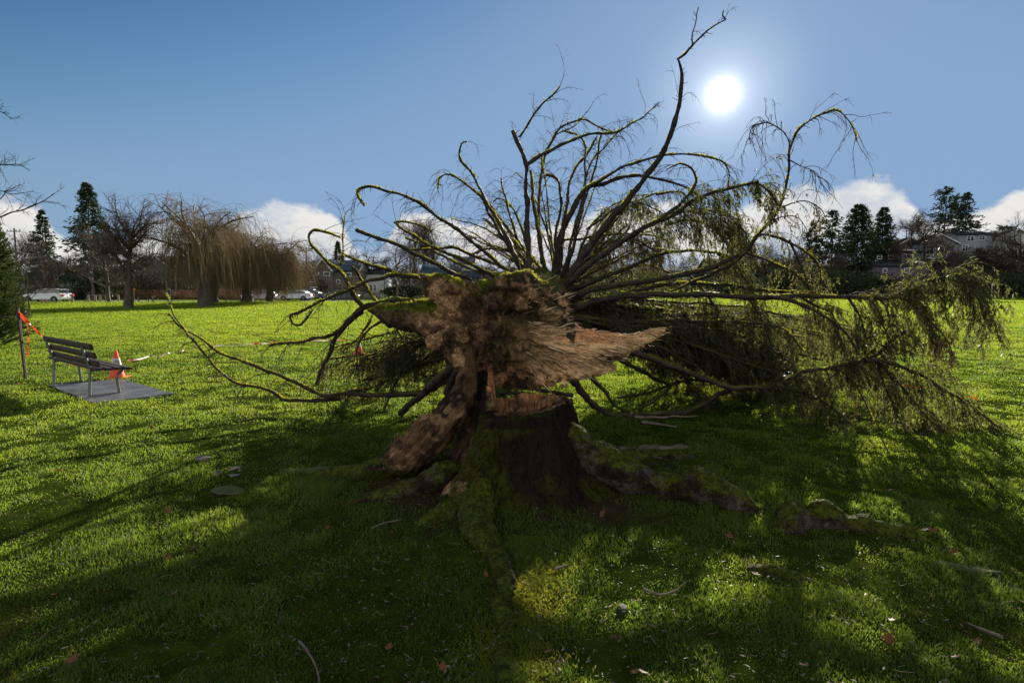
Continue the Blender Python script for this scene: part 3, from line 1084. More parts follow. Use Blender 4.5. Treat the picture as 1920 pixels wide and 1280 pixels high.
def bt_tone(v, n):
    a, r = bt_polar(v)
    x, y, z = v.T
    nn = fbm(x * 8, y * 8, z * 8, 4)
    n2 = fbm(x * 3.2 + 7, y * 3, z * 3.2, 3)
    c = lerp(np.tile(BROWN * .8, (len(v), 1)), TAN[None] * 0.8, 0.22 + nn * 2.8)
    c = lerp(c, DARK[None] * 1.4, np.clip(0.75 - np.abs(x + 0.17) * 3.2, 0, 0.75) * np.clip(0.9 + 3 * n2, 0, 1))     # rotten heart
    right = np.clip((x - 0.03 + 0.2 * n2) * 5, 0, 1)
    c = lerp(c, TAN[None] * 1.1, right * 0.9)
    c = lerp(c, PALE[None], right * np.clip(0.40 + 2.6 * fbm(a * 10, r * 2, y * 4, 3), 0, 1))
    edge = np.clip(n[:, 2] * 1.5 - 0.1, 0, 1) * right * np.clip((x - 0.33) * 8, 0, 1) * np.clip((1.0 - x) * 4, 0, 1)
    c = lerp(c, ORANGE[None], edge * 0.95)
    low = np.clip((0.92 - z) * 9, 0, 1) * np.clip((0.42 - x) * 9, 0, 1)
    c = lerp(c, np.array([0.32, 0.17, 0.09])[None], low * np.clip(0.5 + 3 * nn, 0, 0.85))
    cav = np.exp(-(((x - 0.17) / 0.17) ** 2 + ((z - 1.27) / 0.07) ** 2))
    c = lerp(c, DARK[None] * 1.6, cav * 0.9)
    hole = np.exp(-(((x - 0.80) / 0.12) ** 2 + ((z - 0.92) / 0.06) ** 2))
    c = lerp(c, DARK[None], hole * 1.0)
    # bark and moss on the outside
    arc = np.clip((np.abs(np.hypot(x - 0.12, z - 1.22) - 0.32) < 0.10) * (x > -0.12) * (z > 1.24 - 0.9 * (x - .3)) * (x > -0.05), 0, 1)
    bark = np.clip(np.clip((y - 4.93 + 0.12 * n2) * 7, 0, 1) + arc * np.clip((n[:, 2] + n[:, 0] * .7) * 2, 0, 1), 0, 1) * np.clip(1 - right * (x > 0.55), 0, 1)
    c = lerp(c, BARKC[None] * 1.2, bark)
    green = np.clip(0.4 + 4 * fbm(x * 4 + 2, y * 4, z * 4 + 5, 3), 0, 1) * np.clip(1.1 - np.abs(x) * 2.5, 0, 0.45)
    c = lerp(c, np.array([0.05, 0.055, 0.015])[None], green)
    m = np.clip((n[:, 2] - 0.15) * 2.5 + 1.5 * nn, 0, 1) * np.clip((0.40 - x) * 6, 0, 1) * np.clip((z - 1.22) * 9, 0, 1) * np.clip((y - 4.8) * 7, 0, 1)
    c = lerp(c, MOSSC[None] * 1.3, m)
    return c


def bt_flow(v):
    a, r = bt_polar(v)
    x, y, z = v.T
    x2, z2 = x + 0.30, z - 1.20
    a2, r2 = np.arctan2(z2, x2), np.hypot(x2, z2)
    a2 = a2 + 0.16 * fbm(x * 3, y * 2, z * 3, 2)
    wr = np.clip((x + 0.02 + 0.15 * fbm(x * 5, y * 5, z * 5, 2)) * 6, 0, 1)[:, None]
    return np.stack([a2 * 24, r2 * 3.2, y * 7], 1) * wr + v * 15 * (1 - wr)


_, BV, BN, BQ = organic('torn_butt', B, TREE, M['torn'], bt_tone, bt_flow, bt_disp)
bpy.data.objects['torn_butt']['label'] = 'torn pale splintered wood of the broken trunk base'


# fringe of moss on the butt and the stump
def moss_on(v, n, q, sel, count, L, W, parent, name='moss', lean=0.6):
    a = v[q[:, 0]]
    nn = n[q[:, 0]]
    s = np.where(sel(a, nn))[0]
    if len(s) == 0:
        return
    k = RNG.choice(s, count)
    w_ = RNG.random((count, 2))
    p = a[k] + (v[q[k, 1]] - a[k]) * w_[:, :1] + (v[q[k, 3]] - a[k]) * w_[:, 1:]
    d = unit(nn[k] + RNG.normal(0, lean, (count, 3)))
    mb = MB()
    cards(mb, p - d * 0.003, d, RNG.uniform(.6, 1.4, count) * L, W, RNG.random(count))
    return mb.build(name, M['moss'], parent)


moss_on(BV, BN, BQ, lambda a, n: (n[:, 2] > 0.30) & (a[:, 2] > 1.26) & (a[:, 0] < 0.42) & (a[:, 1] > 4.86) & (fbm(a[:, 0] * 6, a[:, 1] * 6, a[:, 2] * 6, 3) > -0.10), 26000, 0.022, 0.006, TREE)
# hanging rootlets and fibres over the rotten face
s = np.where((BN[:, 1] < -0.3) & (BV[:, 0] < 0.15) & (BV[:, 0] > -0.6) & (BV[:, 1] < 5.0))[0]
k = RNG.choice(s, 650)
mb = MB()
strand_tubes(mb, strands(BV[k], BN[k] * 0.6 + RNG.normal(0, .5, (650, 3)), RNG.uniform(.03, .16, 650), 5, 0.35, 0.25), 0.0016, 0.0006)
mb.build('rootlet_fringe', M['twig'], TREE)
s = np.where((BV[:, 0] > 0.1) & (BN[:, 1] < 0.1))[0]
k = RNG.choice(s, 380)
dd = np.stack([np.ones(380), RNG.normal(-.1, .25, 380), RNG.normal(0, .22, 380)], 1)
mb = MB()
cards(mb, BV[k], dd, RNG.uniform(.03, .10, 380), RNG.uniform(.004, .012, 380), RNG.random(380))
k = RNG.choice(np.where((BV[:, 0] > 0.12) & (BN[:, 1] < 0.2))[0], 110)
for i_ in k:
    p_ = BV[i_]
    dr = unit(np.array([p_[0] + 0.30, RNG.normal(-.03, .05), (p_[2] - 1.20) * 1.0]) + RNG.normal(0, .06, 3))
    ln = RNG.uniform(.05, .20) * (0.6 if p_[0] > .9 else 1)
    q_ = p_ + BN[i_] * 0.006
    s_ = RNG.uniform(.003, .010)
    tube(mb, [q_ - dr * ln * .5, q_ - dr * ln * .1 + BN[i_] * .006, q_ + dr * ln * .5 + BN[i_] * RNG.uniform(0, .02)], [s_ * .5, s_, s_ * .15], 4, cap=False)
M['splinter'] = m_simple('fresh_splinter', (0.50, 0.35, 0.22), 0.7, 12, .45)
mb.build('splinter_fringe', M['splinter'], TREE)

# ---- branches. Each: photograph points, depth near the trunk and at the tip, radii in photograph pixels at each end, depth of the base on the trunk
BR = []


def br(pts, d0, d1, r0, r1, base=None, foliage=None, moss=1.0, twigs=1.0, mid=None):
    BR.append(dict(pts=pts, d0=d0, d1=d1, r0=r0, r1=r1, base=base, fol=foliage, moss=moss, tw=twigs, mid=mid))


# left and upper fan
br([(1000, 535), (944, 502), (893, 460), (843, 422), (788, 384), (733, 359), (682, 352), (669, 365), (682, 388)], 7.0, 6.0, 5.5, 2.5, 7.4, twigs=.7, moss=1.2)
br([(1005, 560), (960, 553), (893, 527), (817, 496), (745, 460), (665, 430)], 6.6, 5.6, 6, 4, 6.8, twigs=.2, moss=.6)
br([(1010, 560), (990, 548), (935, 523), (876, 494), (817, 464), (779, 447), (743, 418), (752, 414), (776, 419), (810, 434)], 7.2, 6.8, 5, 1.8, 7.4, moss=1.8)
br([(1010, 545), (935, 522), (880, 503), (830, 480), (790, 458), (760, 448)], 7.5, 7.6, 4.5, 1.5, 7.8, moss=1.8, twigs=.6)
br([(1020, 540), (986, 510), (961, 468), (935, 418), (910, 375), (885, 329), (861, 295), (864, 270), (876, 266)], 7.6, 7.6, 7, 2, 7.8, twigs=.5, moss=1.1)
br([(1018, 545), (977, 506), (952, 460), (918, 401), (897, 367), (868, 342), (842, 328), (826, 333), (821, 354)], 7.8, 7.6, 6, 1.6, 8.0, twigs=1.2)
br([(1012, 560), (996, 519), (989, 443), (988, 380), (986, 312), (973, 274), (961, 245)], 7.0, 7.0, 9, 5, 7.2, twigs=.15, moss=.4)
br([(974, 258), (1015, 198), (1049, 162)], 7.0, 7.1, 3, 2, None, twigs=.5, moss=.2)
br([(988, 308), (1020, 287), (1062, 266), (1104, 253), (1146, 249), (1167, 240), (1205, 219), (1235, 194)], 7.0, 7.6, 5.5, 1.2, None, twigs=.5, moss=.3)
br([(1030, 540), (1018, 485), (1007, 422), (999, 363), (994, 320)], 7.4, 7.5, 7, 3.5, 7.6, twigs=.5, moss=1.2)
br([(1030, 545), (1015, 472), (1009, 422), (1011, 359), (1022, 295), (1032, 270), (1058, 236), (1096, 226), (1129, 240), (1150, 249)], 8.2, 8.0, 6, 1.6, 8.4, twigs=1.2)
br([(1044, 252), (1078, 236), (1100, 209)], 8.0, 8.0, 1.8, 1, None, twigs=.3, moss=.1)
br([(1035, 540), (1043, 440), (1050, 388), (1050, 356), (1043, 334), (1024, 327)], 8.0, 7.8, 5, 2.5, 8.2, moss=1.5, twigs=1.4)
br([(1055, 545), (1060, 520), (1090, 400), (1096, 351), (1097, 304), (1097, 276), (1087, 257), (1069, 249), (1052, 245)], 8.6, 8.6, 6, 1.5, 8.8, twigs=.8)
br([(1045, 530), (1057, 421), (1064, 374), (1069, 339), (1083, 311), (1104, 285), (1120, 257)], 8.9, 9.3, 6, 2, 9.0, twigs=.8)
br([(1040, 530), (1052, 440), (1076, 388), (1099, 356), (1134, 342), (1169, 332), (1202, 331), (1240, 338), (1275, 349), (1298, 360), (1316, 378)], 7.6, 7.3, 11, 1.8, 7.8, twigs=1.0, moss=.6)
br([(1076, 388), (1099, 356), (1134, 334), (1158, 320), (1193, 304), (1228, 295), (1270, 289), (1303, 290), (1331, 295), (1355, 303), (1366, 317), (1369, 333), (1364, 352)], 7.5, 6.8, 5, 1.4, None, twigs=.8)
br([(1050, 530), (1080, 420), (1104, 356), (1111, 339), (1120, 292), (1127, 252)], 8.4, 8.6, 5, 2, 8.6, twigs=.7, moss=.4)
br([(1080, 425), (1099, 330), (1111, 299), (1134, 276), (1158, 250), (1190, 228)], 8.3, 8.6, 3.5, 1, None, twigs=1.0, moss=.3)
br([(1050, 545), (1080, 500), (1110, 455), (1134, 426), (1158, 395), (1181, 370), (1205, 339), (1233, 299), (1249, 271), (1264, 228), (1275, 192), (1277, 156), (1276, 134), (1270, 111)], 7.2, 6.6, 12, 4, 7.3, twigs=.25, moss=.5)
br([(1270, 112), (1285, 101), (1300, 83), (1324, 62), (1348, 46), (1362, 38), (1356, 31), (1358, 22)], 6.6, 6.5, 3, 1.5, None, twigs=.15, moss=.2)
br([(1298, 82), (1297, 65), (1303, 46), (1306, 34), (1309, 14)], 6.6, 6.5, 1.8, 1.2, None, twigs=.2, moss=.2)
br([(1060, 535), (1100, 500), (1183, 440), (1228, 416), (1263, 393), (1287, 371), (1303, 347), (1305, 336), (1298, 317), (1282, 308), (1266, 310), (1247, 319)], 7.0, 6.6, 10, 1.5, 7.2, twigs=.8, moss=.6)
br([(1180, 446), (1215, 425), (1256, 406), (1280, 392), (1305, 373), (1331, 362), (1364, 355), (1399, 347), (1423, 347), (1446, 366), (1458, 385)], 6.9, 6.2, 6, 3, None, 'heavy', moss=.8)
br([(1075, 552), (1125, 540), (1177, 530), (1229, 524), (1292, 513), (1344, 497), (1396, 472), (1422, 440), (1455, 397), (1465, 376), (1474, 352), (1479, 324), (1481, 291), (1485, 277), (1495, 251), (1512, 233), (1533, 219), (1561, 207), (1580, 214), (1594, 233), (1601, 251), (1604, 263)],
   7.0, 6.0, 9, 1.2, 7.2, twigs=.9, moss=.9)
br([(1479, 291), (1480, 270), (1470, 249), (1453, 236), (1430, 231), (1411, 237), (1404, 251), (1406, 270)], 6.1, 6.0, 2.2, 1, None, twigs=2.0, moss=0)
br([(1480, 300), (1500, 310), (1520, 320), (1535, 335), (1540, 350)], 6.1, 6.0, 1.4, .8, None, twigs=1.6, moss=0)
br([(1462, 390), (1490, 380), (1515, 378), (1540, 392), (1552, 412)], 6.2, 6.0, 2, 1, None, twigs=2.5, moss=0, foliage='thin')
br([(1448, 412), (1480, 405), (1500, 412), (1512, 430)], 6.3, 6.0, 1.8, .8, None, twigs=2, moss=0, foliage='thin')
br([(1068, 548), (1117, 526), (1173, 505), (1208, 488), (1240, 476), (1271, 470), (1302, 469), (1344, 474), (1376, 486)], 7.4, 7.2, 7, 2, 7.6, 'thin', moss=1.4)
br([(1066, 572), (1125, 563), (1188, 547), (1240, 535), (1292, 532), (1396, 538), (1420, 545), (1500, 547), (1545, 552)], 7.2, 6.8, 7, 2.5, 7.5, 'light', moss=1.3)
br([(1240, 552), (1260, 547), (1312, 522), (1375, 495), (1400, 474)], 6.8, 6.6, 4, 4, None, moss=1.3, twigs=.4)
br([(1060, 582), (1104, 567), (1146, 559), (1208, 553), (1312, 553), (1408, 557), (1500, 555), (1589, 557), (1654, 559), (1684, 551), (1714, 539), (1752, 525), (1788, 519), (1812, 525), (1827, 545), (1841, 578), (1848, 598)],
   6.7, 6.0, 11, 2.5, 6.9, 'heavytip', moss=.9)
br([(1070, 584), (1100, 590), (1146, 597), (1208, 592), (1292, 591), (1344, 590), (1400, 600)], 6.9, 7.2, 6, 2.5, 7.1, 'light', moss=1.6)
br([(1075, 592), (1125, 601), (1177, 613), (1219, 615), (1271, 624), (1302, 630), (1350, 650)], 6.7, 7.0, 6, 2.5, 6.9, 'light', moss=1.5)
br([(1100, 625), (1160, 650), (1200, 663), (1259, 686), (1319, 707), (1372, 725), (1438, 727), (1467, 716), (1497, 701), (1556, 689), (1600, 681), (1640, 668), (1668, 640), (1702, 619)], 6.1, 5.9, 10, 3, 6.4, 'tip', moss=.9, twigs=.3)
br([(1622, 676), (1655, 676), (1690, 688), (1752, 717), (1797, 747), (1841, 777), (1871, 801)], 5.95, 5.9, 6, 2, None, 'heavy', moss=.4)
br([(1455, 722), (1512, 740), (1556, 761), (1595, 793)], 5.95, 5.9, 6, 3, None, 'light', moss=.5)
br([(1440, 556), (1482, 562), (1527, 583), (1556, 600), (1583, 624), (1600, 645), (1612, 665)], 6.3, 6.0, 6, 3, None, 'thin', moss=.5)
br([(1410, 452), (1429, 440), (1467, 449), (1509, 470), (1536, 499), (1541, 535)], 6.5, 6.3, 4, 2, None, 'light', moss=1.0)
br([(1396, 473), (1452, 493), (1491, 514), (1521, 541)], 6.5, 6.4, 4, 2, None, 'light', moss=.6)
br([(1570, 690), (1600, 715), (1620, 750), (1640, 792)], 6.0, 5.9, 2.5, 1.5, None, 'thin', moss=.3)
br([(1580, 690), (1550, 712), (1520, 735), (1500, 752)], 6.0, 5.9, 2.5, 1.5, None, 'thin', moss=.3)
br([(1640, 672), (1680, 712), (1720, 760), (1750, 795)], 5.95, 6.0, 4, 1.5, None, 'heavy', moss=.2)
br([(1645, 672), (1655, 720), (1675, 760), (1690, 795)], 5.95, 6.1, 4, 1.5, None, 'light', moss=.2)
# lower right, resting on the lawn
br([(1060, 690), (1090, 733), (1117, 763), (1147, 777), (1180, 780), (1223, 777), (1280, 773), (1304, 765), (1334, 749), (1366, 732), (1400, 715)], 6.3, 7.0, 10, 6, 6.3, moss=.35, twigs=.3)
br([(1107, 707), (1133, 733), (1157, 763), (1180, 775)], 6.6, 6.7, 6, 3, 6.6, moss=1.0, twigs=.4)
br([(1140, 660), (1190, 690), (1240, 715), (1262, 722)], 6.8, 7.2, 7, 4, 6.7, moss=.8, twigs=.4)
br([(1160, 745), (1220, 735), (1262, 720), (1310, 712), (1350, 716)], 7.2, 7.3, 4, 3, None, moss=1.0, twigs=.4)
br([(1197, 768), (1225, 750), (1250, 732), (1262, 720)], 6.9, 7.1, 3, 3, None, moss=.5, twigs=.2)
# lower left
br([(860, 728), (930, 722), (1000, 728), (1075, 742)], 6.0, 6.2, 7, 5, None, moss=.5, twigs=.5)
br([(900, 735), (980, 738), (1050, 752)], 6.5, 6.4, 6, 4, None, moss=.5, twigs=.5)
br([(900, 640), (857, 680), (827, 707), (790, 740), (750, 775)], 5.6, 6.3, 12, 9, 5.8, moss=.6, twigs=.2)
br([(880, 660), (862, 690), (850, 715), (842, 740)], 5.3, 5.4, 13, 11, 5.4, moss=.4, twigs=0)
br([(800, 640), (767, 677), (750, 703), (733, 737), (720, 770)], 6.8, 6.4, 6, 3, 6.6, moss=.8, twigs=.3)
br([(880, 650), (834, 670), (790, 686), (737, 709), (694, 727), (640, 736)], 6.8, 7.0, 6, 3, 6.8, 'thin', moss=.5)
br([(850, 700), (790, 735), (708, 741), (650, 738), (609, 741), (562, 721), (527, 706), (487, 689), (440, 674), (399, 654), (373, 633), (338, 614), (315, 587)], 6.4, 7.0, 9, 2, 6.4, moss=1.0, twigs=.8)
br([(640, 748), (557, 750), (533, 747), (504, 732), (446, 718), (417, 703), (390, 674), (364, 639), (344, 616), (323, 584), (309, 549)], 6.8, 6.9, 6, 1.3, None, moss=.7, twigs=.8)
br([(860, 575), (779, 566), (729, 565), (691, 571), (670, 584), (650, 607), (624, 639), (615, 668), (600, 697), (592, 721)], 6.6, 6.4, 13, 4, 6.8, moss=.9, twigs=.6)
br([(680, 585), (665, 595), (621, 630), (589, 636), (562, 642), (516, 645), (504, 648)], 6.5, 6.2, 6, 2.5, None, moss=1.6, twigs=.8)
br([(900, 560), (840, 535), (787, 521), (747, 517), (719, 521), (691, 526), (665, 539), (635, 552), (603, 564), (579, 577), (560, 588), (545, 592), (548, 607), (562, 610), (577, 598), (586, 581)], 6.8, 5.9, 6, 2, 7.0, moss=1.8, twigs=.5)
br([(681, 575), (672, 567), (659, 549), (650, 530), (639, 513), (616, 496), (598, 477), (584, 459), (579, 442), (588, 434), (607, 436), (639, 447)], 6.5, 6.4, 6, 1.5, None, moss=2.2, twigs=.5)
br([(708, 572), (704, 567), (691, 547), (680, 530), (669, 513), (659, 500)], 6.6, 6.6, 4, 3, None, moss=2.4, twigs=.8)
br([(632, 511), (635, 500), (642, 485), (642, 442), (646, 404)], 6.4, 6.4, 2, 1, None, moss=1.0, twigs=.8)
br([(760, 520), (744, 513), (710, 502), (672, 489), (646, 479)], 6.6, 6.6, 3.5, 2, None, moss=1.8, twigs=.7)
br([(720, 600), (690, 620), (670, 650), (668, 690)], 6.5, 6.5, 3, 1.2, None, moss=1.2, twigs=1.5)
br([(700, 585), (690, 610), (664, 640), (640, 660)], 6.5, 6.5, 3, 1.2, None, moss=1.6, twigs=1.0)
br([(760, 470), (800, 468), (850, 466), (880, 478), (940, 500)], 7.6, 7.6, 1.6, 3.5, None, moss=2.0, twigs=.5)
br([(960, 470), (915, 468), (880, 480)], 7.8, 7.8, 3, 1.5, None, moss=2.2, twigs=.8)
br([(1000, 520), (972, 470), (950, 430), (930, 402), (925, 392)], 8.4, 8.4, 5, 1.5, 8.6, moss=1.4, twigs=1.2)
br([(1005, 530), (975, 470), (960, 420), (945, 360), (940, 335)], 8.5, 8.6, 5, 2, 8.7, moss=1.2, twigs=1.2)
br([(1010, 530), (990, 470), (975, 420), (955, 385), (935, 372), (925, 378)], 8.9, 9.0, 5, 1.5, 9.0, moss=1.6, twigs=1.4)
br([(1075, 535), (1110, 480), (1150, 420), (1185, 385), (1225, 365), (1262, 362)], 9.2, 9.4, 6, 1.2, 9.3, 'thin', moss=.8)
br([(1070, 530), (1095, 450), (1130, 400), (1175, 372), (1215, 366)], 9.6, 9.8, 5, 1.2, 9.8, 'thin', moss=.8)
br([(1078, 535), (1130, 485), (1170, 440), (1194, 395)], 9.5, 9.4, 4, 1.5, 9.7, 'thin', moss=.8)
br([(1080, 530), (1120, 470), (1150, 450), (1210, 460), (1250, 470)], 8.5, 8.2, 3, 1.5, 9.0, 'light', moss=.6)
br([(1052, 450), (1090, 448), (1150, 440), (1220, 442), (1260, 455)], 8.6, 8.2, 3, 1.5, None, 'light', moss=.6)
br([(1225, 420), (1270, 400), (1330, 392), (1380, 410), (1394, 445)], 7.0, 6.9, 2, 1, None, 'thin', moss=.2)
br([(1256, 405), (1290, 397), (1340, 406), (1375, 430), (1395, 470)], 7.0, 6.9, 2.2, 1, None, 'light', moss=.3)

for args in (([(1245, 425), (1290, 412), (1340, 430), (1370, 470)], 7.2, 7.0, 'heavy'), ([(1080, 500), (1150, 455), (1190, 450), (1230, 475)], 8.0, 8.0, 'heavy'),
             ([(1100, 430), (1160, 388), (1200, 380), (1240, 400)], 8.5, 8.5, 'heavy'), ([(1230, 365), (1270, 360), (1290, 375), (1300, 400)], 8.0, 8.0, 'light'),
             ([(1290, 514), (1330, 560), (1370, 620), (1400, 690)], 6.9, 7.2, 'heavy'), ([(1400, 556), (1430, 600), (1450, 660), (1470, 705)], 6.8, 6.6, 'heavy'),
             ([(1500, 555), (1530, 575), (1560, 590), (1575, 640)], 6.5, 6.4, 'heavy'), ([(1589, 557), (1610, 590), (1625, 640)], 6.3, 6.2, 'heavy'),
             ([(1480, 450), (1510, 520), (1530, 600)], 6.6, 6.5, 'light'), ([(840, 640), (790, 640), (750, 650), (720, 680)], 6.6, 6.6, 'heavy'),
             ([(725, 592), (745, 620), (765, 660)], 6.7, 6.8, 'heavy'), ([(1344, 474), (1380, 500), (1410, 540)], 7.2, 7.0, 'heavy'), ([(1310, 392), (1350, 400), (1390, 425), (1410, 460)], 7.2, 7.2, 'heavy'),
             ([(1130, 540), (1190, 500), (1240, 505), (1290, 535)], 8.5, 8.8, 'heavy'), ([(1340, 590), (1400, 610), (1440, 650)], 7.4, 7.6, 'heavy'), ([(1690, 550), (1720, 580), (1760, 620), (1780, 650)], 6.1, 6.0, 'heavy')):
    br(args[0], args[1], args[2], 3, 1.5, None, args[3], moss=.5)

N_MAIN = len(BR)
print('MAIN', N_MAIN)
# branches that are not traced one by one: they fill the two masses that lie on the lawn and the far side of the crown
rb = np.random.default_rng(5)
for k in range(26):
    x1, y1 = rb.uniform(1180, 1640), rb.uniform(600, 745)
    D = rb.uniform(6.8, 10.5)
    yg = 543 + 1600 / D
    y1 = min(y1, yg - 6)
    xm, ym = 1070 + (x1 - 1070) * 0.5, 560 + (y1 - 560) * 0.42 + rb.uniform(-15, 20)
    br([(1066 + (xm - 1066) * .25, 560 + (ym - 560) * .3), (xm, ym), (x1 - (x1 - xm) * .4, y1 - 22), (x1, y1)], rb.uniform(6.8, 9), D, rb.uniform(4, 7), 1.8, rb.uniform(7, 10.5), rb.choice(['light', 'heavy', 'dense', 'dense']), moss=rb.uniform(.3, 1.0))
for k in range(11):
    x1, D = rb.uniform(1290, 1560), rb.uniform(6.5, 7.8)
    y1 = min(rb.uniform(650, 760), 543 + 1600 / D - 4)
    br([(1120, 600), ((1100 + x1) / 2, 570 + (y1 - 570) * .35), (x1 - 50, y1 - 45), (x1, y1)], D + .3, D, rb.uniform(3, 6), 1.6, D + .5, 'dense', moss=rb.uniform(.3, .8))
for k in range(8):
    x1, y1 = rb.uniform(600, 800), rb.uniform(675, 725)
    D = rb.uniform(6.8, 8.8)
    y1 = min(y1, 543 + 1600 / D - 8)
    xm, ym = 930 + (x1 - 930) * 0.5, 600 + (y1 - 600) * 0.5 + rb.uniform(-10, 20)
    br([(925, 600), (xm, ym), (x1 + 30, y1 - 8), (x1, y1)], rb.uniform(6.8, 8), D, rb.uniform(4, 7), 1.8, rb.uniform(7, 9), rb.choice(['light', 'dense', 'dense']), moss=rb.uniform(.3, 1.2))
for k in range(9):
    a = rb.uniform(0.3, 2.6)
    L = rb.uniform(120, 230)
    x1, y1 = 1060 + math.cos(a) * L * 1.2, 540 - math.sin(a) * L
    D = rb.uniform(10, 13)
    br([(1060 + (x1 - 1060) * .3, 540 + (y1 - 540) * .4), (1060 + (x1 - 1060) * .7, 540 + (y1 - 540) * .85), (x1, y1)], D, D, 3.2, 1, D + .3, rb.choice(['thin', None]), moss=.5)

for k in range(18):
    a = rb.uniform(0.12, 3.0)
    L = rb.uniform(130, 300) * (0.7 + .3 * math.sin(a))
    D = rb.uniform(7.4, 9.6)
    kx, kz = math.cos(a), math.sin(a)
    bend = rb.uniform(-.18, .28) * (1 if kx > 0 else -1)
    pts_ = [(1045 + kx * L * u + bend * L * u * u * .5, 545 - kz * L * u + abs(bend) * L * u ** 3 * .5) for u in (.12, .35, .6, .85, 1.0)]
    br(pts_, D, D + rb.uniform(-.4, .4), rb.uniform(2.6, 4.6), .9, D + .2, None, moss=rb.uniform(.3, 1.4), twigs=rb.uniform(.5, 1.3))
for k in range(14):
    sx = -1 if k % 3 == 0 else 1
    x1, y1, D = (rb.uniform(560, 760) if sx < 0 else rb.uniform(1180, 1560)), rb.uniform(640, 735), rb.uniform(6.4, 7.6)
    y1 = min(y1, 543 + 1600 / D - 6)
    br([(1000 + sx * 90, 600), ((1000 + x1) / 2 + sx * 40, 590 + (y1 - 590) * .45), (x1, y1)], D + .4, D, rb.uniform(3, 5), 1.2, D + .6, None, moss=.8, twigs=1.6)
rf = np.random.default_rng(21)


ACC = {}


def emit(mb, name, mat, parent, smooth=False, acc=False):
    """Build a part, or gather it with the small branches nobody could count."""
    if not acc:
        return mb.build(name, mat, parent, smooth=smooth)
    A = ACC.setdefault((name, mat.name), MB())
    A.f3 += [f + A.n for f in mb.f3]
    A.f4 += [f + A.n for f in mb.f4]
    A.v += mb.v
    A.att += mb.att
    A.n += mb.n
    return None


def spray(paths_parent, n_per, L, rtw, parent_obj, mat, density, droop, card, name='foliage', side=1.0, lo=0.1, acc=False):
    """Hanging sprays: side twigs that arch out and hang, each set with short twiglets and needles."""
    o, t, u = sample_on(paths_parent, n_per, lo, 1.0, rf)
    N = len(o)
    d = perp_rand(t, rf) * side + t * 0.9 + np.array([0, 0, 0.15])
    ln = L * rf.uniform(.35, 1.0, N) * (1.15 - 0.5 * u)
    s1 = strands(o, d, ln, 8, droop, 0.10, rf)
    # keep them above the lawn
    s1[..., 2] = np.maximum(s1[..., 2], 0.03 + rf.uniform(0, .05, (N, 1)))
    mb = MB()
    strand_tubes(mb, s1, rtw, rtw * 0.35, 3)
    o2, t2, u2 = sample_on(s1, density, 0.12, 1.0, rf)
    d2 = perp_rand(t2, rf) * 0.7 + t2 * 0.8 + np.array([0, 0, -0.5])
    s2 = strands(o2, d2, rf.uniform(.35, 1.0, len(o2)) * 0.16, 4, droop * 1.2, 0.10, rf)
    s2[..., 2] = np.maximum(s2[..., 2], 0.02)
    strand_tubes(mb, s2, rtw * 0.35, rtw * 0.15, 3)
    tw = emit(mb, 'twig', M['twig'], parent_obj, acc=acc)
    mb = MB()
    if card:
        for S_, k_ in ((s1, card), (s2, card)):
            o3, t3, u3 = sample_on(S_, k_, 0.15, 1.0, rf)
            d3 = perp_rand(t3, rf) * 0.55 + t3 * 0.9 + np.array([0, 0, -0.25])
            cards(mb, o3, d3, rf.uniform(.022, .052, len(o3)), rf.uniform(.007, .015, len(o3)), rf.random(len(o3)), rf)
        f = emit(mb, 'foliage', mat, parent_obj, acc=acc)
    return tw


